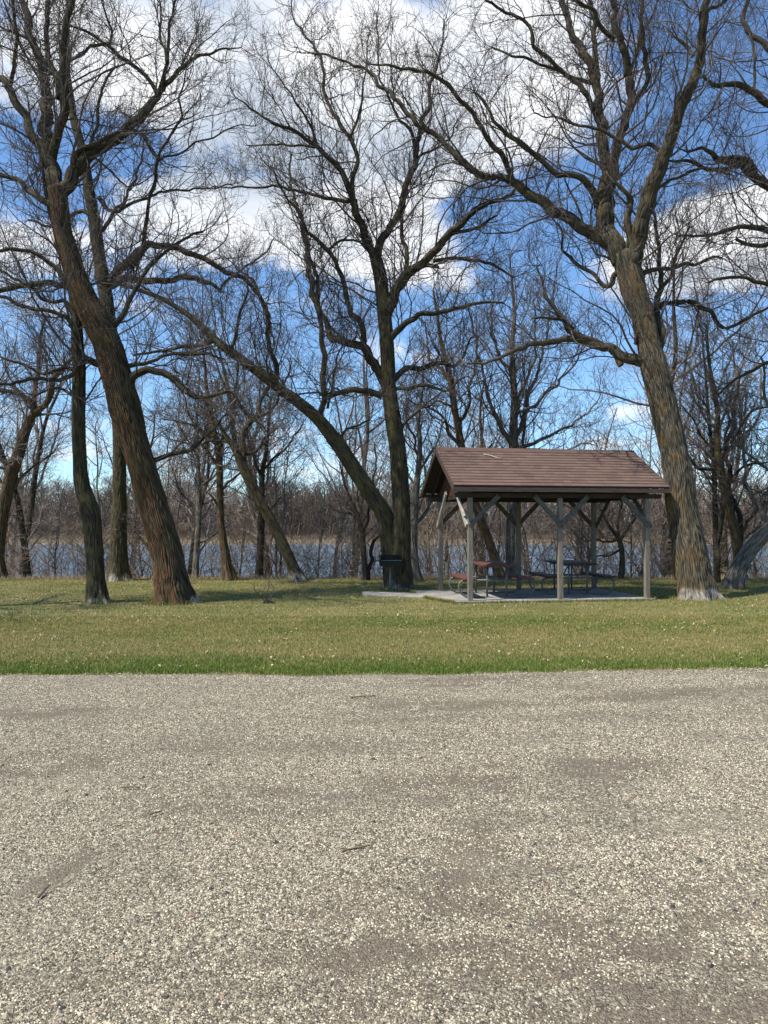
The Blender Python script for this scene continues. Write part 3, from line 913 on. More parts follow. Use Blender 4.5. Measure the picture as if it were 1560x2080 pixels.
def build_grill():
    x, y = at(793, 1201, 18.75)[:2]
    t = empty('park_grill', (x, y, 0), R(6))
    tag(t, 'black steel park grill on a grey post beside the forked tree', 'grill')
    m = MB(); m.tube([(0, 0, -0.1), (0, 0, 0.66)], 0.032, 12); m.build('post', M['steel_post'], t, smooth=True)
    m = MB(); m.box(-0.27, 0.27, -0.20, 0.20, 0.66, 0.672)
    m.box(-0.27, -0.262, -0.2, 0.2, 0.672, 0.93); m.box(0.262, 0.27, -0.2, 0.2, 0.672, 0.93)
    m.box(-0.262, 0.262, 0.192, 0.2, 0.672, 0.93); m.box(-0.262, 0.262, -0.2, -0.192, 0.672, 0.765)
    m.build('fire_box', M['blacksteel'], t)
    g = MB()
    for i in range(13):
        xx = -0.25 + i * 0.5 / 12
        g.bar((xx, -0.22, 0.80), (xx, 0.188, 0.80), 0.01, 0.01)
    g.bar((-0.26, -0.225, 0.80), (0.26, -0.225, 0.80), 0.014, 0.014); g.bar((-0.25, 0.1, 0.788), (0.25, 0.1, 0.788), 0.012, 0.012)
    gr = g.build('grate', M['steel_post'], t)
    for s in (-1, 1):
        h = MB(); h.tube([(s * 0.25, -0.21, 0.80), (s * 0.36, -0.235, 0.80), (s * 0.45, -0.24, 0.795)], 0.012, 8)
        h.build('handle', M['blacksteel'], gr, smooth=True)
    m = MB(); m.box(-0.09, 0.09, -0.09, 0.09, 0.0, 0.03); m.build('base_plate', M['steel_post'], t)

# ------------------------------------------------------------------ trees


def catmull(P, step):
    """P (n,k) control rows -> resampled rows about 'step' apart in the first three columns"""
    P = np.asarray(P, float)
    if len(P) < 3:
        n = max(3, int(np.linalg.norm(P[-1, :3] - P[0, :3]) / step))
        return P[0] + (P[-1] - P[0]) * np.linspace(0, 1, n)[:, None]
    Q = np.vstack([2 * P[0] - P[1], P, 2 * P[-1] - P[-2]])
    out = []
    for i in range(1, len(Q) - 2):
        a, b, c, d = Q[i - 1], Q[i], Q[i + 1], Q[i + 2]
        n = max(2, int(np.linalg.norm(c[:3] - b[:3]) / step))
        t = np.arange(n)[:, None] / n
        out.append(0.5 * ((2 * b) + (c - a) * t + (2 * a - 5 * b + 4 * c - d) * t ** 2 + (3 * b - a - 3 * c + d) * t ** 3))
    out.append(P[-1:])
    return np.vstack(out)


def wood_mesh(name, C, mat, parent, root_flare=0.0, seed=0, taper_end=True):
    """C rows x,y,z,radius (dense): one barked limb or trunk with furrows and lumps"""
    P, Rr = C[:, :3], C[:, 3]
    rm = Rr.max()
    nf = max(6, int(rm * 2 * np.pi / 0.06)) if rm > 0.07 else 6
    n = min(260, 5 * nf) if rm > 0.08 else 14 if rm > 0.035 else 8
    K = len(P)
    s = np.concatenate([[0], np.cumsum(np.linalg.norm(np.diff(P, axis=0), axis=1))])
    th = np.arange(n) * 2 * np.pi / n
    TH, SS = np.meshgrid(th, s)
    RR = np.repeat(Rr[:, None], n, 1)
    cx, cy = np.cos(TH), np.sin(TH)
    lump = fbm(cx * 1.1 + 20, SS * 1.3 + cy * 1.1 + 20, seed + 3, 3) - 0.5
    u = TH / (2 * np.pi) * nf
    wob = 3.0 * (fbm(cx * 2.5 + 9, SS * 2.2 + cy * 2.5 + 9, seed + 5, 3) - 0.5)
    brk = vnoise(cx * 7 + 31, SS * 9 + cy * 7 + 31, seed + 8)
    ridge = np.abs(np.sin(np.pi * (u + wob))) ** 0.6 * (0.35 + 0.9 * brk)
    f = 1 + 0.16 * lump + (0.0 if rm < 0.05 else 1.0) * (ridge - 0.5) * np.minimum(0.035 / np.maximum(RR, 0.05), 0.10)
    if root_flare:
        k = 5
        ph = seed * 1.7
        lob = 0.5 + 0.5 * np.cos(k * TH + ph + 0.6 * np.sin(TH * 2 + seed))
        f = f * (1 + root_flare * np.exp(-np.clip(SS - 0.15, 0, 9) / 0.30) * (lob - 0.35) + (0.12 + 0.5 * root_flare * lob ** 2) * np.exp(-np.clip(SS - 0.12, 0, 9) / 0.07))
    T = np.gradient(P, axis=0); T /= np.linalg.norm(T, axis=1, keepdims=True)
    ref = np.array([1.0, 0, 0]) if abs(T[K // 2, 0]) < 0.8 else np.array([0, 0, 1.0])
    A = ref - (T @ ref)[:, None] * T; A /= np.linalg.norm(A, axis=1, keepdims=True)
    B = np.cross(T, A)
    V = P[:, None] + (RR * f)[..., None] * (A[:, None] * cx[..., None] + B[:, None] * cy[..., None])
    idx = np.arange(K * n).reshape(K, n)
    F = np.stack([idx[:-1], np.roll(idx, -1, 1)[:-1], np.roll(idx, -1, 1)[1:], idx[1:]], -1).reshape(-1, 4)
    V = np.vstack([V.reshape(-1, 3), P[-1] + T[-1] * Rr[-1] * 0.8])
    tip = K * n
    F3 = np.stack([idx[-1], np.roll(idx[-1], -1), np.full(n, tip)], -1)
    bk = np.stack([RR * cx + seed, RR * cy, SS + (0 if root_flare else 6)], -1).reshape(-1, 3)
    bk = np.vstack([bk, bk[-1]])
    rd = np.append(ridge.ravel(), 0.5)
    if parent is not None: V = V - np.array(parent.location)
    return mesh_obj(name, V, [F, F3], mat, parent, smooth=True, attrs={'bk': ('FLOAT_VECTOR', bk), 'ridge': ('FLOAT', rd)})


def unit(a): return a / (np.linalg.norm(a, axis=-1, keepdims=True) + 1e-9)


def sprout(pos, tan, rem, rad, L, K, r_, up=0.10, wig=0.22, ang=(30, 65), r0=None, rt=0.35):
    """children at pos (N,3) along parents' tangents -> P (N,K,3), R (N,K)"""
    N = len(pos)
    ref = r_.normal(size=(N, 3))
    side = unit(ref - (ref * tan).sum(1, keepdims=True) * tan)
    a = np.radians(r_.uniform(ang[0], ang[1], (N, 1)))
    d = unit(tan * np.cos(a) + side * np.sin(a))
    P = np.zeros((N, K, 3)); P[:, 0] = pos
    stp = (L / (K - 1))[:, None]
    curl = unit(r_.normal(size=(N, 3))) * 0.10
    for k in range(1, K):
        d = unit(d + r_.normal(size=(N, 3)) * wig + curl + np.array([0, 0, up]))
        P[:, k] = P[:, k - 1] + d * stp
    t = np.linspace(0, 1, K)[None]
    Rr = r0[:, None] * (1 - (1 - rt) * t)
    return P, Rr


def nodes_of(P, Rr, per_m, r_, t0=0.12, t1=1.0, tipnode=True):
    """random points on the branches: pos, tangent, fraction, radius, branch length"""
    N, K, _ = P.shape
    Ls = np.linalg.norm(np.diff(P, axis=1), axis=2).sum(1)
    cnt = r_.poisson(Ls * per_m * (t1 - t0)) + 1
    b = np.repeat(np.arange(N), cnt)
    t = t0 + (t1 - t0) * r_.random(len(b))
    if tipnode:
        b = np.concatenate([b, np.arange(N)]); t = np.concatenate([t, np.full(N, 0.999)])
    x = t * (K - 1); i = np.minimum(x.astype(int), K - 2); f = (x - i)[:, None]
    pos = P[b, i] * (1 - f) + P[b, i + 1] * f
    tan = unit(P[b, i + 1] - P[b, i])
    rad = Rr[b, i] * (1 - f[:, 0]) + Rr[b, i + 1] * f[:, 0]
    return pos, tan, t, rad, Ls[b]


def grow(pos, tan, rad, L1, r_, lv, rmin=0.0035, up=0.10, ang=(30, 65)):
    """successive orders of branches. lv: list of (per_m, len_lo, len_hi, K, sides)"""
    parts = []
    r0 = np.minimum(rad * 0.7, 0.005 + L1 * 0.0075)
    P, Rr = sprout(pos, tan, None, rad, L1, 10, r_, up, 0.20, ang, r0, 0.3)
    parts.append((P, Rr, 5))
    for (pm, lo, hi, K, sd) in lv:
        pos, tan, t, rad, bl = nodes_of(P, Rr, pm, r_)
        L = r_.uniform(lo, hi, len(pos)) * (1.15 - 0.55 * t)
        a = np.where(t > 0.99, 0.3, 1.0)
        r0 = np.maximum(np.minimum(rad * 0.75, 0.0025 + L * 0.006), rmin)
        P, Rr = sprout(pos, tan, None, rad, L, K, r_, up, 0.24, (22, 68), r0, 0.5)
        Rr = np.maximum(Rr, rmin * 0.75)
        parts.append((P, Rr, sd))
    return parts


def crown_mesh(name, parts, mat, parent):
    Vs, Fs, n = [], [], 0
    for P, Rr, sd in parts:
        V, F = tube_arrays(P, Rr, sd)
        Vs.append(V); Fs.append(F + n); n += len(V)
    V = np.concatenate(Vs)
    if parent is not None: V = V - np.array(parent.location)
    return mesh_obj(name, V, np.concatenate(Fs), mat, parent, smooth=True)


FULL = [(3.5, 0.45, 1.25, 7, 4), (5.9, 0.18, 0.52, 4, 3)]
MID = [(2.8, 0.45, 1.1, 6, 3), (4.4, 0.18, 0.50, 4, 3)]


def traced_tree(name, base, Y, paths, bark, label, seed, lv=FULL, step=0.25, twig='twig', rmin=0.0038, flare=0.5, lenf=1.0, group='bare trees', start=0.2, up=0.1, spread=0.30, thin=0.30, nochild=()):
    """paths: lists of (px, py, width_px); the first is the trunk. A limb leaves the nearest point of what is already built."""
    r_ = np.random.default_rng(seed)
    b = at(base[0], base[1], Y)
    root = empty(name, (float(b[0]), Y, float(ground_z(b[0], Y))))
    tag(root, label, 'tree', group)
    done = []      # picture points with their depth
    P_, T_, R_, L_ = [], [], [], []
    for pi, path in enumerate(paths):
        path = [p if len(p) == 4 else p + (None,) for p in path]
        px = np.array([(p[0], p[1]) for p in path], float)
        seg = np.concatenate([[0], np.cumsum(np.linalg.norm(np.diff(px, axis=0), axis=1))]) * Y / FPX
        tot = seg[-1]
        if pi == 0:
            y0, dy = Y, r_.uniform(-0.04, 0.04) * tot
        else:
            D = np.array(done); j = np.argmin((D[:, 0] - px[0, 0]) ** 2 + (D[:, 1] - px[0, 1]) ** 2)
            y0 = D[j, 2]; dy = r_.uniform(0.45, 1.0) * spread * tot * (1 if r_.random() < 0.5 else -1)
        rows = []
        for (x, y, w, _), s in zip(path, seg):
            yy = y0 + dy * s / max(tot, 1e-6)
            rows.append(list(at(x, y, yy)) + [w / 2 * yy / FPX * 0.95])
            done.append((x, y, yy))
        for k in range(len(path) - 1):   # denser reference for joins
            for f in (0.25, 0.5, 0.75):
                done.append(tuple(px[k] * (1 - f) + px[k + 1] * f) + (y0 + dy * (seg[k] * (1 - f) + seg[k + 1] * f) / max(tot, 1e-6),))
        if pi == 0:
            gz = float(ground_z(rows[0][0], rows[0][1]))
            rows[0][2] = gz + 0.02
            rows.insert(0, [rows[0][0], rows[0][1], gz - 0.2, rows[0][3] * 1.06])
        rmax = max(r[3] for r in rows)
        C = catmull(rows, 0.05 if rmax > 0.12 else 0.08)
        C[:, 3] = np.maximum(C[:, 3], 0.006)
        if pi:   # small crooks that no traced point shows
            ln = len(C); w = np.minimum(np.arange(ln) / 6.0, 1)[:, None]
            ph = r_.random(3) * 50
            s = np.arange(ln) * 0.08
            wig = np.stack([vnoise(s * 2.3 + ph[i], s * 0 + i, seed + pi) - 0.5 for i in range(3)], -1)
            C[:, :3] += (wig + 0.35 * np.stack([vnoise(s * 6.1 + ph[i], s * 0 + i, seed + pi + 50) - 0.5 for i in range(3)], -1)) * w * 0.15 * min(1.0, 0.05 / max(rmax, 0.02) + 0.35)
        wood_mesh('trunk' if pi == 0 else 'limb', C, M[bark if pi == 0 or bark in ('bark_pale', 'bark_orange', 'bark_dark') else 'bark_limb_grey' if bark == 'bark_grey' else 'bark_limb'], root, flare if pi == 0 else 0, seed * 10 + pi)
        # where twigs may leave
        P = C[:, :3]; sl = np.linalg.norm(np.diff(P, axis=0), axis=1); cum = np.concatenate([[0], np.cumsum(sl)])
        if pi in nochild: continue
        q = np.arange(step * r_.random(), cum[-1], step)
        if pi == 0: q = q[q > start * cum[-1]]
        q = q + r_.uniform(-0.4, 0.4, len(q)) * step
        q = np.clip(q, 0, cum[-1] - 1e-3)
        q = np.append(q, [cum[-1] - 1e-3] * 3)
        i = np.clip(np.searchsorted(cum, q) - 1, 0, len(P) - 2)
        f = ((q - cum[i]) / sl[i])[:, None]
        rad = C[i, 3]
        keep = (rad < 0.16) | (r_.random(len(q)) < 0.25)
        P_.append((P[i] * (1 - f) + P[i + 1] * f)[keep]); T_.append(unit(P[i + 1] - P[i])[keep]); R_.append(rad[keep])
        rem = (cum[-1] - q)[keep]
        L_.append(np.clip(0.5 + rad[keep] * 14 + 0.12 * rem, 0.6, 2.5) * r_.uniform(0.55, 1.35, keep.sum()) * lenf)
    pos, tan, rad, L1 = np.concatenate(P_), np.concatenate(T_), np.concatenate(R_), np.concatenate(L_)
    parts = grow(pos, tan, np.maximum(rad, 0.012), L1, r_, lv, rmin, up)
    crown_mesh('crown', parts, M[twig], root)
    return root


def free_tree(name, x, y, H, r0, seed, bark, twig, label, group, lean=(0, 0), lv=MID, nlimb=12, first=0.3, rmin=0.005, z=None, form=0.5, wood_first=None):
    r_ = np.random.default_rng(seed)
    gz = float(ground_z(x, y)) if z is None else z
    root = empty(name, (x, y, gz)); tag(root, label, 'tree', group)
    n = 9
    t = np.linspace(0, 1, n)
    off = np.cumsum(r_.normal(size=(n, 2)) * 0.035 * H / 2, axis=0) * t[:, None]
    C = np.stack([x + lean[0] * t * H + off[:, 0], y + lean[1] * t * H + off[:, 1], gz - 0.1 + t * H * 0.93, r0 * (1 - 0.88 * t) + 0.01], -1)
    C[0, 3] *= 1.3
    C = catmull(C, 0.12)
    wood_mesh('trunk', C, M[bark], root, 0.4, seed)
    m = len(C)
    i = np.clip((m * (first + (1 - first) * np.linspace(0.0, 0.99, nlimb) + r_.uniform(-0.02, 0.02, nlimb))).astype(int), 1, m - 2)
    pos, tan, rad = C[i, :3], unit(C[i + 1, :3] - C[i - 1, :3]), C[i, 3]
    f = (i / m - first) / (1 - first)
    L = H * (0.20 + form * 0.34 * np.sin(np.pi * np.clip(0.25 + 0.65 * f, 0, 1))) * r_.uniform(0.75, 1.25, nlimb)
    r1 = np.minimum(rad * 0.75, 0.012 * L + 0.01)
    P, Rr = sprout(pos, tan, None, rad, L, 14, r_, 0.12, 0.16, (32, 62), r1, 0.18)
    parts = [(P, Rr, 6)]
    pos, tan, tt, rad, bl = nodes_of(P, Rr, 2.4, r_, 0.18)
    L1 = bl * r_.uniform(0.22, 0.42, len(pos)) * (1.2 - 0.7 * tt)
    parts += grow(pos, tan, rad, np.maximum(L1, 0.4), r_, lv, rmin, 0.09)
    crown_mesh('crown', parts, M[twig], root)
    return root


def copy_tree(src, x, y, rz, sc, label=None, z=None):
    r = src.copy(); COL.objects.link(r)
    r.location = (x, y, float(ground_z(x, y)) if z is None else z)
    r.rotation_euler = (0, 0, rz); r.scale = (sc, sc, sc)
    if label: r['label'] = label
    for ch in src.children:
        c = ch.copy(); COL.objects.link(c); c.parent = r
    return r

# ------------------------------------------------------------------ the traced trees (picture points: x, y, width)


def build_near_trees():
    # big leaning tree on the left
    traced_tree('bare_tree', (352, 1222), 15.9, [
        [(354, 1222, 84), (347, 1180, 70), (340, 1130, 63), (323, 1067, 60), (304, 1000, 57), (285, 933, 56), (268, 880, 60), (255, 833, 64), (243, 790, 62), (232, 750, 62), (218, 700, 60), (197, 655, 58), (178, 620, 54), (156, 567, 46), (138, 510, 42), (126, 467, 38), (116, 383, 38)],
        [(116, 395, 34), (105, 340, 30), (94, 300, 28), (93, 240, 24), (93, 167, 20), (80, 120, 18), (67, 83, 16), (55, 40, 15), (43, 0, 13), (28, -70, 10), (20, -160, 6)],
        [(104, 330, 20), (112, 270, 18), (123, 233, 18), (128, 190, 16), (131, 120, 14), (133, 67, 13), (146, 0, 12), (152, -80, 9), (165, -170, 5)],
        [(121, 200, 14), (117, 160, 12), (104, 110, 11), (100, 50, 10), (103, 0, 9), (98, -90, 5)],
        [(95, 310, 22), (80, 290, 20), (60, 260, 17), (40, 220, 16), (22, 180, 15), (4, 163, 13), (-30, 140, 9), (-70, 90, 5)],
        [(20, 178, 9), (25, 130, 8), (34, 70, 7), (33, 10, 6), (30, -60, 4)],
        [(118, 400, 30), (135, 370, 28), (158, 340, 26), (185, 315, 23), (215, 293, 21), (245, 275, 20), (275, 245, 20), (300, 225, 18), (322, 195, 14), (338, 170, 11), (355, 150, 9), (380, 130, 8), (410, 110, 6), (450, 100, 4), (490, 98, 2.5)],
        [(320, 190, 10), (306, 168, 9), (290, 145, 9), (265, 130, 8), (245, 115, 8), (222, 92, 7), (210, 84, 6), (180, 64, 6), (150, 55, 4)],
        [(224, 90, 7), (212, 87, 7), (185, 98, 6), (160, 112, 6), (136, 128, 5)],
        [(222, 92, 6), (226, 60, 5), (215, 20, 4), (205, -30, 3)],
        [(325, 180, 9), (335, 130, 8), (338, 90, 7), (345, 50, 6), (358, 10, 5), (372, -50, 4)],
        [(338, 120, 6), (330, 50, 5), (325, 0, 4), (322, -60, 3)],
        [(262, 266, 10), (285, 272, 9), (300, 290, 8), (322, 314, 7), (335, 318, 5), (400, 290, 4), (460, 270, 3), (520, 252, 2)],
        [(322, 316, 6), (335, 285, 6), (350, 260, 5), (362, 230, 5), (368, 180, 4), (372, 140, 3)],
        [(322, 316, 7), (312, 360, 7), (308, 400, 7), (300, 440, 8), (290, 480, 9), (285, 505, 10), (262, 545, 12)],
        [(150, 340, 14), (158, 310, 12), (178, 290, 10), (205, 282, 8), (240, 268, 5)],
        [(110, 420, 16), (92, 405, 14), (70, 390, 12), (35, 370, 10), (0, 358, 9), (-50, 350, 6)],
        [(150, 560, 22), (130, 580, 14), (100, 577, 12), (55, 578, 11), (20, 582, 11), (-20, 598, 9)],
        [(165, 600, 16), (140, 580, 12), (100, 540, 9), (60, 515, 8), (0, 505, 7), (-50, 500, 4)],
        [(232, 745, 30), (218, 722, 20), (196, 738, 16), (175, 730, 13), (155, 745, 10), (120, 770, 8), (60, 775, 7), (0, 778, 5)],
        [(262, 790, 20), (272, 766, 17), (290, 756, 16), (318, 756, 15), (345, 765, 15), (370, 782, 14), (398, 802, 12), (420, 805, 8), (460, 800, 7), (500, 830, 6), (530, 870, 4)],
        [(300, 942, 12), (330, 930, 10), (370, 920, 9), (395, 900, 8), (415, 880, 7), (445, 855, 5), (470, 830, 4)],
        [(215, 690, 18), (240, 650, 12), (270, 600, 9), (300, 545, 8), (350, 500, 6), (410, 470, 5)],
        [(245, 745, 12), (300, 740, 8), (340, 720, 7), (400, 712, 6), (460, 730, 4)],
    ], 'bark_brown', 'big bare tree leaning left with orange flecked furrowed bark and a swollen foot', 11, flare=0.35, start=0.55, spread=0.35)

    # slender tree left of it
    traced_tree('bare_tree', (197, 1222), 15.9, [
        [(197, 1222, 46), (195, 1190, 39), (193, 1150, 36), (188, 1067, 36), (181, 1033, 38), (167, 985, 32), (162, 933, 27), (160, 870, 27), (160, 800, 28), (161, 750, 26), (157, 700, 25), (155, 650, 20), (150, 610, 18), (140, 560, 15), (128, 510, 12), (110, 460, 10), (95, 400, 8), (85, 330, 5)],
        [(155, 680, 12), (135, 650, 10), (105, 635, 9), (60, 620, 8), (10, 600, 7), (-40, 590, 5)],
        [(150, 640, 10), (125, 610, 8), (80, 600, 7), (30, 560, 6), (-10, 540, 4)],
        [(158, 755, 10), (130, 745, 8), (90, 760, 7), (40, 740, 6), (0, 720, 4)],
        [(165, 820, 9), (140, 800, 7), (110, 790, 6), (70, 800, 4)],
    ], 'bark_olive', 'slender crooked bare tree with a white flecked foot, left of the big leaning tree', 12, flare=0.4, start=0.45, lv=FULL)

    # grey barked tree behind the leaning one
    traced_tree('bare_tree', (240, 1176), 23.0, [
        [(240, 1178, 54), (241, 1150, 40), (241, 1100, 34), (243, 1040, 30), (243, 1000, 27), (243, 933, 26), (240, 860, 26), (234, 780, 26), (226, 690, 27), (218, 620, 28), (208, 560, 27), (200, 510, 25), (192, 450, 24), (181, 390, 22), (172, 330, 19), (160, 280, 18), (148, 235, 16), (141, 180, 13), (135, 120, 10), (138, 50, 8), (140, -30, 5)],
        [(222, 575, 20), (240, 545, 17), (268, 525, 17), (292, 502, 15), (315, 498, 14), (345, 502, 13), (385, 514, 12), (420, 528, 11), (460, 550, 10), (495, 566, 9), (520, 590, 8), (545, 640, 6), (560, 700, 4)],
        [(224, 580, 18), (255, 565, 15), (300, 572, 14), (340, 572, 12), (375, 562, 12), (410, 570, 11), (432, 578, 8), (447, 592, 6)],
        [(447, 590, 5), (460, 568, 6), (490, 545, 5), (530, 520, 4), (560, 490, 3)],
        [(170, 330, 10), (190, 270, 8), (205, 200, 6), (230, 140, 5)],
        [(190, 440, 9), (160, 430, 8), (120, 455, 6), (60, 450, 5)],
        [(196, 480, 10), (225, 440, 8), (260, 400, 6), (280, 340, 5), (300, 270, 3)],
        [(258, 1055, 10), (275, 1075, 9), (290, 1100, 8), (300, 1115, 7), (318, 1130, 5)],
        [(200, 400, 10), (230, 430, 8), (285, 400, 6), (330, 390, 5), (400, 380, 4), (470, 378, 3)],
    ], 'bark_olive', 'tall grey olive bare tree with long arching limbs, standing behind the big leaning tree', 13, start=0.35, lv=MID, rmin=0.005, flare=0.45)

    # forked tree in the middle
    traced_tree('bare_tree', (815, 1199), 19.2, [
        [(815, 1199, 50), (814, 1170, 47), (815, 1134, 40), (816, 1080, 38), (816, 1027, 36), (812, 970, 36), (808, 919, 35), (803, 880, 34), (798, 847, 33), (793, 815, 31), (790, 790, 31), (788, 755, 30), (786, 710, 29), (783, 668, 29), (780, 630, 30), (776, 590, 28), (772, 560, 27), (765, 530, 25), (758, 512, 20)],
        [(765, 525, 19), (752, 505, 18), (743, 490, 17), (733, 465, 16), (725, 440, 15), (714, 401, 14), (700, 370, 13), (690, 350, 12), (673, 325, 11), (658, 312, 10), (636, 294, 9), (610, 275, 8), (580, 260, 7), (550, 243, 5), (515, 226, 4), (480, 200, 2.5)],
        [(714, 395, 11), (718, 370, 10), (723, 350, 10), (725, 327, 9), (718, 300, 9), (710, 286, 9), (695, 262, 8), (680, 238, 8), (670, 210, 7), (662, 186, 7), (656, 150, 6), (652, 125, 6), (636, 97, 5), (615, 65, 4), (598, 30, 3), (590, -10, 2)],
        [(710, 285, 7), (716, 260, 6), (722, 235, 6), (732, 208, 5), (738, 175, 4), (742, 130, 3), (748, 80, 2)],
        [(658, 312, 7), (640, 290, 6), (620, 240, 5), (595, 200, 4), (560, 150, 3)],
        [(640, 300, 5), (600, 295, 5), (550, 298, 4), (500, 300, 3)],
        [(766, 520, 18), (772, 500, 17), (784, 476, 16), (797, 450, 15), (807, 428, 15), (818, 400, 14), (825, 372, 13), (836, 350, 13), (844, 335, 12), (847, 305, 11), (855, 268, 10), (862, 240, 9), (868, 215, 8), (876, 180, 7), (885, 140, 5), (895, 90, 4), (900, 40, 3)],
        [(842, 318, 8), (838, 290, 8), (828, 262, 7), (803, 238, 6), (790, 200, 5), (775, 150, 4), (765, 90, 3), (760, 30, 2)],
        [(850, 320, 6), (880, 300, 5), (910, 280, 4), (930, 240, 3)],
        [(786, 640, 24), (796, 612, 24), (808, 585, 21), (825, 562, 19), (842, 545, 18), (860, 530, 17), (885, 505, 16), (905, 485, 15), (930, 460, 13), (955, 437, 12), (980, 418, 11), (1003, 408, 10), (1030, 395, 8), (1060, 370, 5), (1090, 350, 3)],
        [(827, 560, 10), (822, 535, 10), (818, 505, 9), (815, 470, 8), (812, 430, 6), (820, 380, 4)],
        [(800, 605, 13), (808, 575, 11), (826, 545, 10), (850, 535, 9), (880, 535, 8), (895, 545, 5)],
        [(880, 530, 9), (920, 520, 8), (960, 522, 7), (1000, 535, 6), (1040, 560, 4)],
        [(905, 487, 8), (925, 470, 8), (955, 466, 7), (985, 455, 6), (1010, 440, 4)],
        [(786, 790, 22), (776, 765, 21), (766, 745, 20), (758, 728, 19), (745, 712, 18), (730, 702, 17), (712, 697, 16), (693, 694, 16), (677, 690, 15), (669, 678, 13), (664, 658, 12), (655, 638, 11), (645, 620, 11), (637, 600, 11), (630, 570, 11), (625, 530, 10), (620, 483, 9), (612, 446, 8), (600, 410, 6), (590, 370, 5), (588, 310, 4)],
        [(738, 703, 13), (738, 680, 12), (735, 660, 12), (726, 645, 12), (714, 630, 11), (704, 610, 11), (694, 580, 10), (688, 555, 10), (676, 525, 9), (664, 508, 9), (645, 490, 8), (626, 475, 7), (613, 452, 6), (600, 420, 5), (575, 390, 4), (560, 350, 3)],
        [(666, 508, 6), (690, 492, 6), (715, 483, 5), (735, 490, 4)],
        [(725, 408, 8), (700, 408, 8), (670, 405, 8), (635, 398, 7), (600, 385, 6), (560, 380, 5), (500, 382, 4), (430, 380, 2.5)],
        [(788, 695, 14), (805, 675, 14), (822, 660, 13), (840, 648, 12), (860, 640, 11), (885, 635, 10), (912, 628, 9), (940, 620, 8), (975, 612, 6), (1020, 610, 4)],
        [(797, 775, 14), (812, 762, 13), (828, 752, 12), (850, 743, 11), (878, 738, 10), (905, 736, 9), (925, 742, 7), (945, 720, 5), (960, 690, 4)],
        [(800, 790, 9), (825, 786, 8), (870, 784, 7), (905, 788, 5), (940, 770, 4)],
        [(776, 806, 14), (760, 800, 13), (740, 796, 12), (718, 796, 12), (700, 799, 11), (683, 805, 10), (668, 813, 8)],
        [(695, 800, 6), (688, 792, 5), (680, 790, 5), (672, 800, 4), (655, 795, 4), (630, 793, 4), (590, 798, 3)],
        [(815, 880, 8), (818, 862, 6), (840, 840, 5), (870, 815, 4), (900, 790, 3)],
    ], 'bark_olive', 'tall forked bare tree in the middle with an upright dark trunk, beside the grill', 14, start=0.6, spread=0.32, flare=0.18, up=0.12, step=0.24)

    # its leaning twin, rooted at the same foot
    traced_tree('bare_tree', (800, 1190), 19.35, [
        [(798, 1196, 38), (796, 1150, 38), (793, 1110, 40), (787, 1065, 38), (775, 1035, 35), (758, 1010, 34), (741, 985, 33), (723, 958, 33), (705, 930, 32), (687, 903, 31), (668, 878, 29), (650, 855, 27), (632, 838, 25), (613, 822, 24), (595, 808, 23), (578, 797, 22), (560, 783, 21), (543, 770, 22), (525, 757, 20), (508, 744, 19), (490, 730, 18), (470, 716, 17), (452, 703, 16), (436, 690, 15), (418, 673, 13), (400, 655, 12), (380, 638, 11), (355, 622, 10), (325, 605, 9), (290, 592, 8), (250, 580, 6), (200, 575, 4)],
        [(650, 855, 15), (652, 840, 13), (657, 815, 12), (658, 780, 12), (658, 745, 11), (658, 703, 11), (655, 660, 10), (648, 620, 9), (640, 570, 8), (625, 520, 6), (615, 460, 5)],
        [(565, 785, 11), (561, 760, 10), (555, 725, 10), (548, 690, 9), (541, 655, 9), (533, 625, 8), (525, 596, 7), (510, 570, 6), (480, 545, 4)],
        [(436, 692, 10), (415, 700, 9), (390, 708, 8), (360, 706, 7), (320, 712, 6), (270, 720, 4)],
        [(690, 905, 7), (700, 880, 6), (720, 868, 5), (750, 850, 4)],
        [(470, 716, 8), (476, 680, 7), (485, 640, 6), (500, 600, 5), (505, 560, 3)],
        [(665, 830, 6), (672, 790, 5), (680, 740, 4), (700, 700, 3)],
    ], 'bark_olive', 'long mossy trunk leaning far left from the foot of the forked tree beside the grill', 15, start=0.3, spread=0.2, flare=0.15)

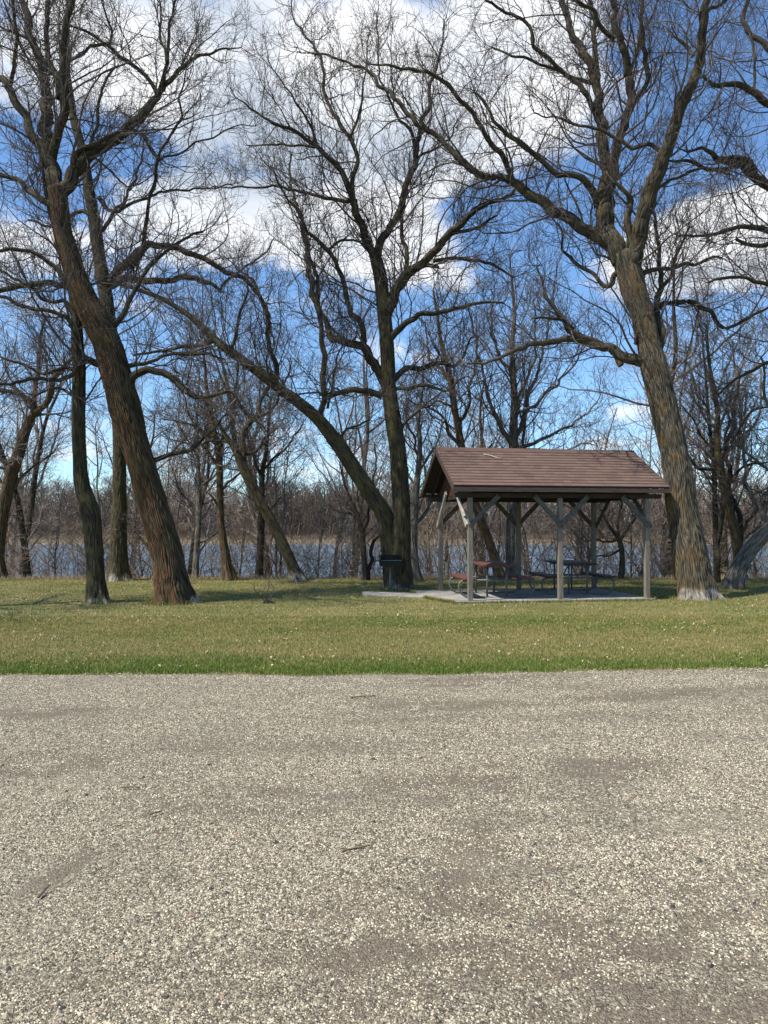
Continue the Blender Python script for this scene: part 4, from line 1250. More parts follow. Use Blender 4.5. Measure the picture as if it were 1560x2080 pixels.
    # big tree right of the shelter
    traced_tree('bare_tree', (1415, 1213), 16.85, [
        [(1416, 1215, 78), (1411, 1185, 73), (1405, 1150, 70), (1397, 1098, 66), (1384, 1027, 61), (1376, 955, 60), (1361, 883, 55), (1344, 811, 53), (1333, 765, 56), (1326, 735, 54), (1318, 700, 48), (1310, 665, 47), (1303, 632, 47), (1291, 600, 50), (1280, 560, 52), (1270, 535, 46), (1262, 515, 40)],
        [(1262, 530, 38), (1250, 505, 38), (1238, 478, 37), (1230, 445, 36), (1229, 410, 35), (1233, 380, 33), (1235, 350, 30), (1231, 320, 25), (1226, 285, 22), (1222, 250, 22), (1217, 215, 20), (1213, 178, 18), (1203, 150, 17), (1192, 125, 16), (1178, 98, 15), (1163, 70, 14), (1152, 40, 13), (1142, 12, 12), (1125, -40, 9), (1110, -110, 5)],
        [(1216, 190, 12), (1213, 150, 12), (1208, 110, 11), (1203, 60, 10), (1198, 0, 9), (1190, -80, 6)],
        [(1238, 380, 24), (1246, 350, 22), (1250, 325, 21), (1256, 295, 19), (1264, 262, 18), (1275, 235, 18), (1284, 205, 18), (1283, 175, 18), (1274, 145, 16), (1266, 115, 15), (1258, 88, 14), (1252, 55, 13), (1248, 25, 12), (1243, -10, 11), (1235, -80, 7)],
        [(1248, 80, 10), (1230, 60, 10), (1210, 40, 9), (1190, 18, 8), (1165, -5, 7), (1130, -40, 4)],
        [(1288, 205, 11), (1302, 185, 10), (1312, 165, 10), (1311, 120, 10), (1309, 80, 9), (1309, 30, 8), (1306, -30, 6)],
        [(1280, 150, 7), (1290, 110, 6), (1300, 70, 5), (1325, 20, 4), (1340, -20, 3)],
        [(1283, 548, 36), (1288, 520, 34), (1296, 480, 33), (1304, 445, 32), (1315, 405, 32), (1328, 370, 31), (1342, 335, 29), (1354, 300, 26), (1366, 265, 25), (1380, 230, 23), (1392, 200, 22), (1403, 170, 21), (1413, 144, 19), (1420, 110, 18), (1427, 70, 18), (1432, 30, 17), (1437, -10, 15), (1445, -80, 9)],
        [(1432, 30, 9), (1445, 15, 8), (1465, 5, 7), (1490, -10, 5)],
        [(1407, 115, 7), (1397, 95, 7), (1380, 82, 6), (1355, 78, 5)],
        [(1268, 530, 18), (1272, 505, 17), (1276, 470, 16), (1280, 435, 14), (1278, 405, 11), (1268, 385, 9), (1255, 365, 7)],
        [(1340, 340, 10), (1345, 312, 9), (1330, 290, 9), (1300, 290, 9), (1275, 295, 8), (1255, 282, 8), (1225, 268, 7), (1190, 264, 6), (1150, 250, 6), (1120, 236, 4), (1085, 225, 3)],
        [(1240, 495, 28), (1215, 480, 26), (1190, 463, 24), (1165, 450, 23), (1140, 436, 22), (1118, 425, 21), (1095, 410, 20), (1072, 396, 19), (1050, 378, 18), (1030, 366, 16), (1000, 359, 15), (975, 352, 14), (952, 342, 14), (929, 325, 13), (912, 303, 12), (896, 283, 11), (875, 266, 11), (851, 250, 10), (832, 233, 10), (814, 214, 9), (798, 197, 8), (782, 180, 8), (760, 160, 7), (736, 140, 6), (715, 129, 5), (690, 122, 5), (650, 110, 4), (600, 105, 2.5)],
        [(1045, 374, 12), (1034, 345, 11), (1022, 318, 11), (1008, 298, 11), (995, 278, 10), (983, 258, 10), (970, 238, 10), (956, 218, 10), (941, 199, 9), (925, 182, 9), (910, 168, 9), (890, 155, 8), (866, 145, 8), (840, 139, 7), (815, 134, 6), (785, 130, 5), (750, 125, 3)],
        [(1215, 420, 18), (1208, 395, 16), (1198, 375, 15), (1185, 362, 14), (1168, 355, 13), (1150, 353, 13), (1134, 356, 12), (1118, 346, 11), (1098, 326, 11), (1075, 306, 10), (1055, 286, 10), (1036, 269, 9), (1015, 255, 8), (1000, 244, 7), (985, 215, 6), (970, 190, 4)],
        [(1222, 265, 12), (1205, 215, 11), (1180, 180, 11), (1160, 155, 10), (1140, 135, 9), (1120, 115, 8), (1090, 95, 8), (1070, 95, 0.1), (1072, 92, 7), (1040, 60, 6), (1000, 55, 4)][:7] + [(1060, 30, 7), (1020, 15, 6), (985, 0, 5)],
        [(1200, 170, 8), (1175, 160, 8), (1140, 145, 7), (1100, 128, 6), (1070, 120, 6), (1040, 118, 5), (1000, 95, 3)],
        [(1268, 545, 14), (1248, 558, 12), (1240, 572, 12), (1228, 581, 11), (1216, 578, 9), (1205, 565, 8), (1185, 545, 8), (1160, 528, 7), (1148, 518, 6), (1142, 490, 5), (1138, 460, 4), (1120, 430, 3)],
        [(1320, 740, 26), (1300, 735, 26), (1285, 730, 24), (1265, 722, 22), (1245, 712, 20), (1228, 703, 18), (1210, 697, 16), (1190, 692, 14), (1160, 692, 13), (1130, 693, 12), (1100, 696, 11), (1070, 702, 10), (1050, 712, 9), (1020, 722, 7), (985, 735, 5), (950, 740, 3)],
        [(1225, 702, 13), (1210, 692, 13), (1190, 684, 12), (1165, 672, 12), (1145, 658, 11), (1135, 642, 9), (1122, 625, 8), (1108, 605, 7), (1100, 580, 5), (1090, 545, 3)],
        [(1165, 670, 8), (1145, 652, 7), (1115, 648, 6), (1085, 645, 4)],
        [(1262, 742, 13), (1256, 736, 12), (1250, 728, 8)],
        [(1330, 735, 22), (1336, 712, 21), (1341, 690, 18), (1341, 660, 15), (1339, 630, 13), (1341, 600, 13), (1346, 575, 11), (1342, 540, 9), (1338, 500, 8), (1332, 460, 6), (1328, 420, 4)],
        [(1348, 580, 9), (1360, 560, 8), (1368, 535, 7), (1385, 500, 6), (1400, 470, 4)],
        [(1340, 625, 13), (1352, 614, 12), (1375, 613, 11), (1400, 615, 11), (1425, 622, 10), (1443, 635, 9), (1458, 652, 9), (1475, 665, 8), (1500, 654, 7), (1530, 640, 6), (1570, 622, 4)],
        [(1298, 560, 11), (1320, 550, 10), (1350, 546, 9), (1388, 542, 8), (1431, 531, 6), (1470, 525, 4)],
        [(1322, 400, 7), (1350, 370, 6), (1390, 350, 6), (1440, 345, 5), (1490, 350, 4)],
        [(1290, 700, 8), (1292, 690, 9), (1288, 682, 7)],
    ], 'bark_grey', 'large bare tree with ridged grey bark and a whitened flared foot, right of the shelter', 16, flare=0.42, start=0.55, spread=0.32, step=0.25)

    # tree standing outside the frame to the right, its limbs reaching in
    traced_tree('bare_tree', (1790, 1215), 17.0, [
        [(1790, 1215, 80), (1785, 1150, 62), (1775, 1050, 56), (1760, 900, 54), (1745, 780, 54), (1735, 650, 50), (1725, 540, 46), (1705, 430, 40), (1690, 330, 34), (1680, 230, 28), (1670, 130, 20), (1665, 30, 14), (1660, -60, 8)],
        [(1712, 470, 24), (1660, 420, 22), (1610, 388, 22), (1560, 375, 20), (1540, 366, 19), (1520, 352, 18), (1500, 337, 17), (1478, 327, 16), (1459, 322, 14), (1445, 312, 10), (1423, 305, 7), (1400, 312, 5)],
        [(1535, 360, 12), (1526, 335, 11), (1515, 318, 10), (1485, 315, 8)],
        [(1500, 332, 9), (1478, 345, 8), (1450, 347, 8), (1425, 335, 7), (1395, 328, 6), (1365, 322, 4)],
        [(1685, 300, 18), (1630, 250, 17), (1580, 222, 16), (1560, 212, 15), (1535, 192, 14), (1515, 178, 13), (1495, 171, 12), (1475, 174, 10), (1455, 178, 9), (1440, 170, 7), (1427, 155, 5)],
        [(1532, 190, 6), (1530, 150, 6), (1525, 115, 5), (1522, 75, 5)],
        [(1675, 200, 14), (1620, 150, 13), (1580, 115, 13), (1556, 92, 12), (1538, 72, 11), (1522, 52, 10), (1513, 25, 9), (1522, 0, 8), (1535, -40, 6)],
        [(1460, 176, 4), (1465, 155, 4), (1468, 130, 3)],
        [(1718, 540, 20), (1650, 500, 16), (1600, 478, 14), (1560, 467, 13), (1520, 463, 10), (1480, 463, 8), (1430, 475, 6), (1380, 480, 4)],
        [(1640, 490, 12), (1590, 475, 12), (1570, 485, 11), (1555, 494, 10), (1530, 500, 8), (1500, 490, 6)],
        [(1738, 700, 18), (1690, 660, 14), (1640, 620, 12), (1590, 610, 10), (1540, 575, 8), (1490, 560, 7), (1440, 575, 5)],
        [(1745, 790, 14), (1680, 760, 12), (1620, 745, 10), (1560, 735, 8), (1500, 770, 6), (1460, 800, 4)],
    ], 'bark_olive', 'bare tree past the right edge with gnarled limbs reaching in over the lawn', 17, start=0.4, spread=0.25, step=0.3)

    # young leaning tree at the right edge
    traced_tree('bare_tree', (1492, 1196), 19.6, [
        [(1490, 1198, 42), (1494, 1175, 36), (1503, 1152, 33), (1518, 1125, 31), (1535, 1103, 30), (1555, 1082, 29), (1585, 1045, 26), (1610, 1000, 24), (1630, 940, 20), (1640, 870, 16), (1645, 800, 10)],
        [(1585, 1045, 14), (1600, 990, 12), (1590, 930, 10), (1570, 870, 8), (1555, 800, 6), (1550, 730, 4)],
        [(1565, 1070, 12), (1540, 1030, 9), (1520, 980, 8), (1510, 920, 6), (1515, 850, 4)],
        [(1605, 1000, 9), (1570, 960, 7), (1530, 930, 6), (1490, 900, 4)],
    ], 'bark_pale', 'pale grey trunk leaning out to the right at the edge of the lawn', 18, start=0.5, lv=MID, rmin=0.005)

    # leaning tree, middle left
    traced_tree('bare_tree', (604, 1184), 22.3, [
        [(606, 1185, 32), (594, 1150, 25), (580, 1116, 22), (562, 1080, 22), (543, 1044, 22), (524, 1008, 21), (505, 973, 20), (493, 948, 19), (484, 926, 17), (475, 908, 14), (462, 890, 11), (450, 870, 8), (430, 840, 6), (410, 800, 4)],
        [(492, 945, 14), (495, 915, 13), (497, 885, 12), (508, 862, 12), (520, 845, 12), (524, 820, 10), (538, 800, 8), (552, 775, 6), (548, 740, 4)],
        [(522, 848, 7), (545, 838, 7), (560, 815, 6), (575, 780, 4), (590, 740, 3)],
        [(495, 925, 7), (515, 915, 6), (530, 890, 5), (560, 870, 3)],
        [(470, 900, 6), (440, 895, 5), (400, 905, 4), (360, 895, 3)],
    ], 'bark_olive', 'dark trunk leaning left between the orange footed tree and the grill', 19, start=0.6, lv=MID, rmin=0.005, lenf=1.1)

    # orange footed tree
    traced_tree('bare_tree', (465, 1178), 23.0, [
        [(466, 1179, 31), (461, 1150, 22), (455, 1110, 18), (449, 1062, 15), (447, 1010, 14), (446, 955, 14), (443, 915, 13), (436, 880, 11), (430, 840, 9), (420, 790, 7), (415, 730, 5), (405, 670, 3)],
        [(446, 950, 8), (430, 920, 7), (405, 890, 6), (385, 850, 4), (370, 800, 3)],
        [(444, 925, 8), (455, 890, 7), (470, 850, 6), (478, 800, 5), (480, 740, 4), (482, 670, 3)],
        [(449, 1040, 5), (430, 1010, 4), (405, 990, 3)],
        [(447, 1000, 6), (470, 975, 5), (490, 960, 4), (520, 950, 3)],
        [(438, 890, 6), (410, 875, 5), (370, 860, 4), (330, 850, 3)],
    ], 'bark_orange', 'bare tree with a bright orange lichened foot on the brow of the bank', 20, start=0.5, lv=MID, rmin=0.005)

    # pale footed thin tree
    traced_tree('bare_tree', (396, 1176), 24.0, [
        [(396, 1177, 16), (397, 1150, 13), (400, 1110, 12), (403, 1060, 12), (404, 1000, 11), (402, 940, 9), (398, 880, 7), (402, 820, 5), (405, 760, 3)],
        [(402, 1060, 6), (385, 1030, 5), (370, 1000, 4), (350, 960, 3)],
        [(404, 1000, 5), (425, 970, 5), (440, 940, 3)],
        [(402, 930, 5), (380, 890, 4), (355, 850, 3)],
    ], 'bark_pale', 'thin dark tree with a pale foot, just left of the orange footed tree', 21, start=0.4, lv=MID, rmin=0.005)

    # trunk at the far left edge
    traced_tree('bare_tree', (-2, 1166), 23.8, [
        [(-4, 1168, 36), (-2, 1130, 22), (2, 1067, 24), (12, 1010, 25), (24, 960, 26), (40, 915, 22), (52, 875, 20), (62, 850, 22)],
        [(60, 860, 16), (68, 835, 15), (62, 815, 13), (45, 803, 11), (25, 798, 9), (0, 790, 8), (-40, 780, 5)],
        [(66, 845, 14), (80, 830, 13), (92, 810, 13), (104, 785, 13), (114, 765, 12), (128, 745, 9), (150, 725, 7), (175, 700, 4)],
        [(68, 838, 12), (70, 810, 11), (74, 780, 10), (78, 750, 8), (80, 700, 6), (90, 650, 4)],
        [(30, 990, 6), (50, 960, 5), (75, 940, 4), (110, 920, 3)],
        [(25, 975, 7), (5, 940, 6), (-20, 900, 5)],
    ], 'bark_orange', 'crooked orange brown trunk at the left edge, forking low', 22, start=0.7, lv=MID, rmin=0.005)

    # tree behind the shelter
    traced_tree('bare_tree', (1037, 1188), 24.0, [
        [(1038, 1190, 26), (1037, 1130, 20), (1038, 1060, 19), (1041, 1000, 19), (1043, 919, 19), (1043, 870, 18), (1045, 811, 15), (1042, 760, 13), (1040, 700, 10), (1045, 640, 8), (1040, 580, 5), (1035, 520, 3)],
        [(1043, 905, 12), (1025, 880, 10), (1005, 850, 8), (990, 800, 7), (975, 740, 5), (965, 680, 4), (950, 620, 3)],
        [(1046, 890, 11), (1065, 850, 9), (1075, 800, 8), (1095, 750, 6), (1110, 690, 5), (1115, 620, 3)],
        [(1043, 915, 9), (1075, 900, 8), (1110, 888, 7), (1150, 870, 5), (1190, 840, 4), (1225, 800, 2.5)],
        [(1044, 830, 8), (1060, 790, 7), (1080, 740, 5), (1090, 680, 4), (1080, 610, 3)],
        [(1042, 770, 7), (1020, 730, 6), (1005, 680, 5), (1000, 620, 3)],
        [(1048, 840, 8), (1090, 815, 7), (1130, 780, 6), (1165, 740, 4), (1200, 690, 3)],
        [(1062, 1000, 7), (1065, 930, 7), (1066, 870, 6), (1068, 800, 5)],
        [(1043, 930, 7), (1100, 925, 5), (1150, 915, 4), (1200, 900, 3)],
    ], 'bark_pale', 'pale trunk behind the shelter whose full round crown stands over the roof', 23, start=0.35, lv=MID, rmin=0.0045, lenf=1.1, up=0.14, step=0.25)

    traced_tree('bare_tree', (1018, 1190), 23.2, [
        [(1020, 1190, 26), (1012, 1160, 21), (1002, 1125, 19), (990, 1090, 18), (977, 1058, 17), (962, 1010, 16), (948, 960, 16), (938, 910, 16), (930, 865, 15), (922, 820, 14), (916, 775, 13), (905, 730, 10), (895, 690, 8), (888, 640, 6), (880, 590, 4)],
        [(935, 905, 8), (915, 880, 7), (895, 850, 5), (870, 830, 4)],
        [(930, 870, 8), (950, 830, 7), (955, 780, 6), (965, 720, 4)],
        [(916, 780, 7), (890, 750, 6), (870, 720, 5), (860, 660, 3)],
        [(948, 955, 7), (975, 925, 6), (1000, 905, 4)],
        [(925, 830, 6), (895, 820, 5), (860, 825, 4), (835, 810, 3)],
    ], 'bark_orange', 'orange flecked trunk leaning left behind the shelter posts', 24, start=0.4, lv=MID, rmin=0.005, lenf=1.1)

    # grey trunk just right of the forked tree
    traced_tree('bare_tree', (846, 1186), 22.6, [
        [(847, 1187, 24), (843, 1150, 18), (840, 1110, 17), (841, 1060, 16), (845, 1000, 14), (850, 950, 12), (853, 900, 10), (850, 850, 8), (858, 790, 6), (860, 730, 4)],
        [(842, 1065, 8), (865, 1040, 7), (885, 1015, 6), (905, 985, 4)],
        [(848, 960, 7), (870, 930, 5), (890, 890, 4), (905, 840, 3)],
        [(846, 990, 6), (825, 950, 5), (815, 900, 4)],
        [(851, 930, 6), (840, 890, 5), (828, 840, 4), (820, 780, 3)],
    ], 'bark_pale', 'pale grey bare trunk close behind the forked tree, on its right', 25, start=0.3, lv=MID, rmin=0.005)

    traced_tree('bare_tree', (527, 1178), 24.3, [
        [(527, 1178, 19), (528, 1130, 15), (531, 1060, 14), (532, 1000, 12), (533, 960, 11), (540, 920, 8), (545, 870, 6), (550, 810, 4)],
        [(533, 970, 7), (520, 930, 6), (505, 900, 5), (500, 850, 3)],
        [(534, 955, 6), (560, 930, 5), (590, 900, 4), (610, 860, 3)],
        [(530, 1060, 5), (550, 1040, 4), (575, 1010, 3)],
    ], 'bark_dark', 'straight dark trunk right of the orange footed tree', 26, start=0.35, lv=MID, rmin=0.005)

    traced_tree('bare_tree', (741, 1182), 23.0, [
        [(741, 1182, 14), (740, 1150, 12), (738, 1110, 12), (734, 1075, 12), (728, 1050, 9), (715, 1020, 7), (700, 985, 5), (690, 940, 3)],
        [(748, 1182, 8), (751, 1150, 8), (754, 1120, 8), (762, 1098, 7), (772, 1088, 4)],
        [(736, 1080, 8), (745, 1050, 7), (752, 1010, 5), (760, 960, 4), (765, 900, 3)],
        [(728, 1050, 5), (705, 1040, 4), (680, 1035, 3)],
    ], 'bark_dark', 'low forking dark tree left of the grill', 27, start=0.3, lv=MID, rmin=0.005, flare=0.3)

    traced_tree('bare_tree', (1262, 1178), 23.5, [
        [(1262, 1178, 13), (1264, 1150, 12), (1263, 1120, 11), (1258, 1098, 11), (1250, 1085, 8), (1235, 1065, 6), (1220, 1035, 4)],
        [(1260, 1098, 8), (1275, 1075, 6), (1290, 1050, 5), (1305, 1020, 3)],
        [(1256, 1095, 7), (1240, 1100, 5), (1215, 1095, 4), (1185, 1100, 3)],
        [(1258, 1090, 6), (1255, 1060, 5), (1262, 1020, 4), (1258, 985, 3)],
        [(1262, 1115, 5), (1235, 1130, 4), (1205, 1130, 3)],
    ], 'bark_dark', 'small spreading tree with a short dark trunk, seen between the right hand shelter posts', 28, start=0.5, lv=MID, rmin=0.005, flare=0.3)

    # pair right of the big one
    traced_tree('bare_tree', (1456, 1186), 22.0, [
        [(1456, 1188, 13), (1454, 1130, 11), (1453, 1060, 11), (1452, 1000, 10), (1450, 950, 9), (1445, 900, 8), (1440, 850, 7), (1435, 790, 5), (1430, 720, 3)],
        [(1459, 1186, 9), (1460, 1130, 9), (1463, 1085, 10), (1466, 1040, 9), (1466, 980, 8), (1470, 920, 6), (1480, 850, 4)],
        [(1452, 955, 8), (1435, 953, 7), (1415, 950, 7), (1405, 930, 5), (1390, 910, 4)],
        [(1447, 910, 6), (1420, 880, 5), (1400, 840, 4), (1380, 820, 2.5)],
        [(1438, 830, 5), (1415, 800, 4), (1400, 760, 3)],
    ], 'bark_dark', 'narrow twin stemmed dark tree just right of the big grey tree', 29, start=0.3, lv=MID, rmin=0.005, flare=0.2)

    traced_tree('bare_tree', (1507, 1192), 21.5, [
        [(1508, 1192, 26), (1504, 1160, 20), (1500, 1130, 20), (1494, 1090, 18), (1486, 1050, 17), (1476, 1010, 16), (1468, 975, 16), (1462, 945, 15), (1458, 915, 14), (1455, 880, 12), (1458, 840, 10), (1450, 790, 8), (1440, 730, 6), (1435, 660, 4)],
        [(1502, 1120, 12), (1504, 1090, 12), (1500, 1055, 11), (1490, 1020, 10), (1482, 980, 10), (1480, 930, 9), (1485, 880, 8), (1495, 820, 6), (1500, 750, 4)],
        [(1500, 1095, 7), (1512, 1070, 7), (1525, 1048, 7), (1545, 1030, 5), (1570, 1015, 4)],
        [(1482, 975, 6), (1510, 950, 5), (1545, 940, 4), (1580, 935, 3)],
        [(1456, 870, 7), (1430, 850, 5), (1410, 810, 4)],
        [(1484, 900, 6), (1510, 860, 5), (1540, 830, 4), (1570, 820, 3)],
        [(1462, 950, 5), (1445, 945, 4), (1425, 940, 3)],
    ], 'bark_olive', 'mottled bare tree leaning left behind the pale leaning trunk at the right edge', 30, start=0.35, lv=MID, rmin=0.0045, lenf=1.1)


def build_bank():
    lab = 'bare grey tree standing in the woods on the bank above the lake'
    grp = 'bare trees in the woods along the bank'
    protos = []
    spec = [(10.5, 0.15, 'bark_dark', .55), (9.0, 0.12, 'bark_olive', .6), (12.0, 0.17, 'bark_olive', .5), (8.0, 0.10, 'bark_dark', .7), (11.0, 0.13, 'bark_pale', .45)]
    place = [(-13.5, 27.5, 0), (-10.2, 29.5, 1), (-7.0, 26.6, 3), (-4.2, 29.0, 2), (-1.2, 27.0, 4), (1.2, 30.0, 1), (3.7, 28.0, 0), (6.0, 30.5, 3),
             (8.2, 31.5, 3), (10.6, 27.5, 2), (13.4, 28.5, 4), (-15.8, 31.0, 4), (-5.4, 32.0, 4), (12.3, 32.5, 1), (-8.6, 33.0, 0), (-2.4, 33.5, 3), (4.7, 34.0, 1), (15.6, 26.0, 0), (-12.0, 24.9, 3), (11.6, 25.2, 1)]
    for i, (H, r0, bk, form) in enumerate(spec):
        x, y, _ = next(p for p in place if p[2] == i)
        protos.append(free_tree('bare_tree', x, y, H, r0, 60 + i, bk, 'twig_red', lab, grp, lean=(random.uniform(-.12, .12), random.uniform(-.05, .05)), nlimb=13, first=0.22, form=form, lv=[(2.8, 0.4, 1.0, 5, 3), (4.4, 0.2, 0.5, 4, 3)], rmin=0.0048))
    seen = set()
    for x, y, i in place:
        if i not in seen: seen.add(i); continue
        copy_tree(protos[i], x, y, random.uniform(0, 6.28), random.uniform(0.85, 1.1))
    # saplings and brush stems
    lab2, grp2 = 'thin upright sapling in the thicket along the brow of the bank', 'saplings along the brow of the bank'
    sp = []
    for i in range(4):
        x, y = -9 + i * 5.3, 25.5
        sp.append(free_tree('sapling', x, y, 4.2 + 0.9 * i, 0.028 + 0.006 * i, 90 + i, 'bark_pale', 'twig_pale', lab2, grp2, lean=(0.05 * (i - 1), 0), nlimb=14, first=0.12, form=0.35, lv=[(5.0, 0.2, 0.5, 4, 3)], rmin=0.005))
    for k in range(46):
        x = random.uniform(-15.5, 15.5); y = random.uniform(24.3, 28.5)
        copy_tree(sp[k % 4], x, y, random.uniform(0, 6.28), random.uniform(0.6, 1.15))
    # undergrowth: arching stems nobody could count
    r_ = np.random.default_rng(5)
    n = 1250
    x = r_.uniform(-16, 16, n); y = r_.uniform(24.2, 29.5, n)
    pos = np.stack([x, y, ground_z(x, y) - 0.05], -1)
    tan = unit(np.stack([r_.normal(size=n) * 0.35, r_.normal(size=n) * 0.35, np.ones(n)], -1))
    P, Rr = sprout(pos, tan, None, None, r_.uniform(1.0, 3.4, n), 12, r_, 0.02, 0.14, (0, 22), r_.uniform(0.007, 0.016, n), 0.3)
    parts = [(P, Rr, 4)]
    p2, t2, tt, rad, bl = nodes_of(P, Rr, 3.2, r_, 0.2)
    L = r_.uniform(0.3, 0.9, len(p2))
    P2, R2 = sprout(p2, t2, None, None, L, 6, r_, 0.05, 0.25, (25, 75), np.maximum(0.004, np.minimum(rad * 0.7, 0.008)), 0.5)
    parts.append((P2, R2, 3))
    p3, t3, tt, rad, bl = nodes_of(P2, R2, 4.5, r_, 0.2)
    P3, R3 = sprout(p3, t3, None, None, r_.uniform(0.15, 0.4, len(p3)), 4, r_, 0.05, 0.25, (25, 70), np.full(len(p3), 0.004), 0.7)
    parts.append((P3, R3, 3))
    o = crown_mesh('undergrowth', parts, M['twig_pale'], None)
    tag(o, 'tangle of bare brush along the bank below the trees', kind='stuff')


def build_far_wood():
    r_ = np.random.default_rng(8)
    n = 950
    x = np.sort(r_.uniform(-105, 105, n)); y = r_.uniform(144.5, 175, n)
    H = r_.uniform(8.0, 12.0, n) * (0.75 + 0.5 * fbm(x * 0.06 + 100, y * 0.02, 9, 3))
    pos = np.stack([x, y, ground_z(x, y) - 0.2], -1)
    up = unit(np.stack([r_.normal(size=n) * 0.06, r_.normal(size=n) * 0.06, np.ones(n)], -1))
    P, Rr = sprout(pos, up, None, None, H, 9, r_, 0.03, 0.05, (0, 4), 0.012 * H + 0.03, 0.2)
    parts = [(P, Rr, 4)]
    p2, t2, tt, rad, bl = nodes_of(P, Rr, 2.2, r_, 0.12)
    L = bl * 0.30 * (1.25 - 0.8 * tt) * r_.uniform(0.7, 1.2, len(p2))
    P2, R2 = sprout(p2, t2, None, None, L, 6, r_, 0.14, 0.2, (30, 70), np.clip(rad * 0.6, 0.02, 0.05), 0.4)
    parts.append((P2, R2, 3))
    p3, t3, tt, rad, bl = nodes_of(P2, R2, 3.2, r_, 0.1)
    P3, R3 = sprout(p3, t3, None, None, r_.uniform(0.4, 1.1, len(p3)), 3, r_, 0.1, 0.25, (25, 70), np.full(len(p3), 0.030), 0.6)
    parts.append((P3, R3, 3))
    # low brush under them
    m = 16000
    x = r_.uniform(-105, 105, m); y = r_.uniform(143.5, 160, m)
    pos = np.stack([x, y, ground_z(x, y) - 0.1], -1)
    up = unit(np.stack([r_.normal(size=m) * 0.5, r_.normal(size=m) * 0.3, np.ones(m)], -1))
    P4, R4 = sprout(pos, up, None, None, r_.uniform(1.2, 5.0, m), 4, r_, 0.05, 0.15, (0, 30), np.full(m, 0.035), 0.5)
    parts.append((P4, R4, 3))
    o = crown_mesh('far_woods', parts, M['twig_far'], None)
    tag(o, 'brown leafless woods on the far shore of the lake', kind='stuff')


def stick(name, pts, r, mat, label, cat='stick', z=None):
    P = np.array(pts, float)
    C = np.column_stack([P, np.linspace(r, r * 0.5, len(P))])
    C = catmull(C, 0.03)
    root_loc = C[0, :3].copy()
    V, F = tube_arrays((C[:, :3] - root_loc)[None], C[None, :, 3], 7)
    n = len(C)
    caps = np.array([list(range(7))[::-1], [(n - 1) * 7 + i for i in range(7)]])
    o = mesh_obj(name, V, [F, caps], mat, smooth=True)
    o.location = root_loc
    return tag(o, label, cat)


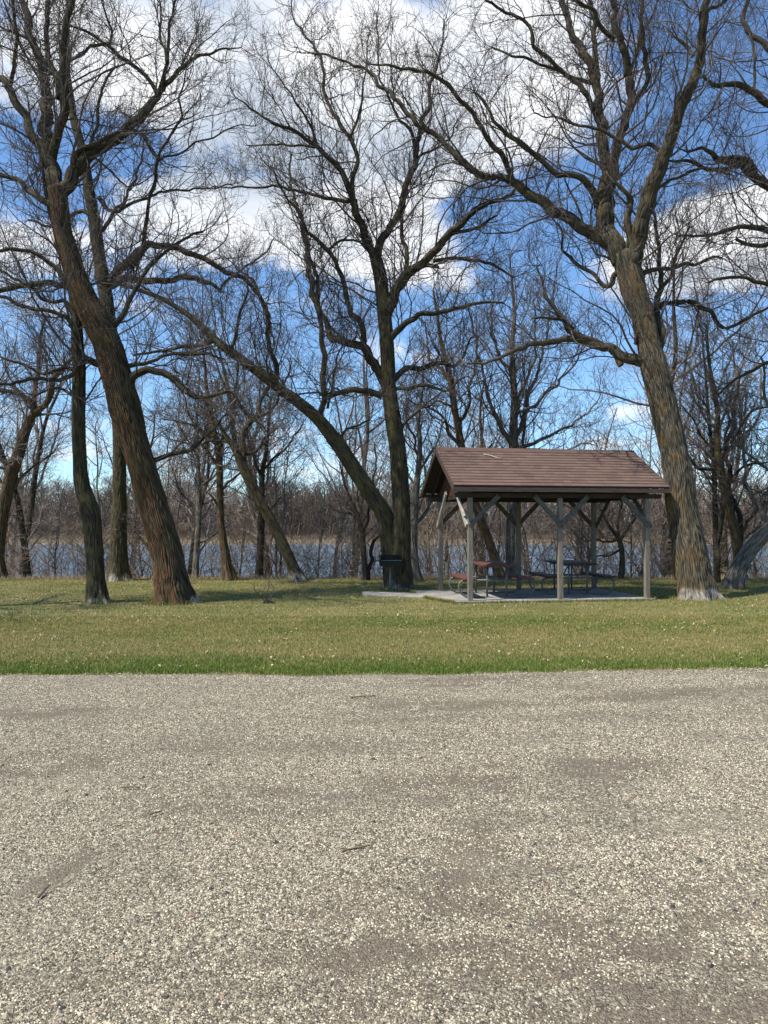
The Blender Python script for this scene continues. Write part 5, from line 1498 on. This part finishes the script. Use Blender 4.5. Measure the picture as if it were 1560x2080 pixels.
def build_small():
    a, b, c = gp(697, 1727, 0.03), gp(725, 1722, 0.032), gp(756, 1716, 0.04)
    stick('stick', [a, b, c], 0.0055, M['stick'], 'thin brown stick lying alone in the middle of the gravel')
    stick('stick', [gp(246, 1599, 0.03), gp(265, 1598, 0.034), gp(284, 1599, 0.03)], 0.006, M['stick'], 'short dark stick on the gravel nearest the lawn on the left')
    stick('stick', [gp(304, 1654, 0.03), gp(316, 1650, 0.034), gp(328, 1647, 0.03)], 0.006, M['stick'], 'small curved twig on the gravel just below the short dark stick')
    stick('stick', [gp(78, 1822, 0.03), gp(92, 1806, 0.036), gp(100, 1798, 0.045)], 0.007, M['stick'], 'dark broken twig lying at the left edge of the gravel')
    stick('stick', [gp(712, 1416, 0.03), gp(736, 1414, 0.036), gp(762, 1413, 0.03)], 0.007, M['stick'], 'dark stick on the gravel just in front of the lawn edge')
    # small dead shoot with a dark clump on the lawn
    x, y, _ = gp(541, 1226, 0.0)
    root = empty('dead_shoot', (x, y, 0)); tag(root, 'small dead shrub stem with a dark root clump on the open lawn', 'shrub')
    r_ = np.random.default_rng(3)
    pos = np.array([(x, y, 0)] * 5); tan = unit(np.array([(0.15, 0, 1), (-0.3, 0, 1), (0.3, 0.1, 1), (-0.6, 0, 1), (0.1, 0.3, 1)]))
    P, Rr = sprout(pos, tan, None, None, np.array([0.80, 0.55, 0.5, 0.35, 0.4]), 9, r_, 0.03, 0.28, (0, 12), np.full(5, 0.012), 0.4)
    p2, t2, tt, rad, bl = nodes_of(P, Rr, 9, r_, 0.3)
    P2, R2 = sprout(p2, t2, None, None, r_.uniform(0.08, 0.25, len(p2)), 5, r_, 0.02, 0.3, (25, 70), np.full(len(p2), 0.004), 0.6)
    crown_mesh('stems', [(P, Rr, 5), (P2, R2, 3)], M['twig'], root)
    m = MB()
    th = np.linspace(0, 2 * np.pi, 19)[:-1]
    V = [(0.03, 0, 0.065)]
    for k, (rr, zz) in enumerate(((0.05, 0.06), (0.10, 0.035), (0.14, -0.01))):
        for t in th: V.append((rr * 1.1 * math.cos(t) * random.uniform(.8, 1.2) + 0.04, rr * 0.7 * math.sin(t) * random.uniform(.8, 1.2), zz * random.uniform(.7, 1.2)))
    F = [(0, 1 + i, 1 + (i + 1) % 18) for i in range(18)]
    for k in range(2):
        F += [(1 + k * 18 + i, 1 + (k + 1) * 18 + i, 1 + (k + 1) * 18 + (i + 1) % 18, 1 + k * 18 + (i + 1) % 18) for i in range(18)]
    m.add(V, F); m.build('root_clump', plain('dark_soil', (0.035, 0.03, 0.022), 1.0, 0, 0.4, 30, 0.8), root)
    x, y, _ = gp(24, 1256, 0)
    root = empty('dead_shoot', (x, y, 0)); tag(root, 'tiny dark bare shoot on the lawn near the left edge', 'shrub')
    pos = np.array([(x, y, 0)] * 2); tan = unit(np.array([(-0.2, 0, 1), (0.3, 0, 1)]))
    P, Rr = sprout(pos, tan, None, None, np.array([0.26, 0.16]), 6, r_, 0.03, 0.2, (0, 8), np.full(2, 0.006), 0.4)
    crown_mesh('stems', [(P, Rr, 5)], M['twig'], root)


build_ground()
build_lake()
loc = build_shelter()
cx_, cy_ = loc(0.82, 1.15)
picnic_table(cx_, cy_, YAW * 0.6, 1.75, M['plank_red'], 'red brown picnic table on curved pipe legs, partly in sun under the shelter')
cx_, cy_ = loc(2.95, 1.55)
picnic_table(cx_, cy_, YAW * 0.4, 1.75, M['plank_dark'], 'dark brown picnic table on curved pipe legs, wholly in the shade of the roof')
# the broken branch lying on the shingles
c, s = math.cos(YAW), math.sin(YAW)
rf = lambda u, v: (SH[0] + u * c - v * s, SH[1] + u * s + v * c, 2.528 + (v + 0.26) / 1.61 * 0.945 + 0.045)
stick('broken_branch', [rf(0.62, 1.02), rf(0.75, 0.98), rf(0.90, 0.86), rf(1.00, 0.84)], 0.016, M['stick_pale'], 'pale broken branch lying on the shelter roof', 'branch')
build_grill()
build_road()
build_grass()
build_leaves()
build_near_trees()
build_bank()
free_tree('bare_tree', -12.6, 13.2, 13.5, 0.27, 71, 'bark_olive', 'twig', 'bare tree standing just past the left edge, throwing branch shadows on the lawn', 'bare trees', lean=(0.08, 0.02), lv=MID, nlimb=13, first=0.2, form=0.5)
build_far_wood()
build_small()
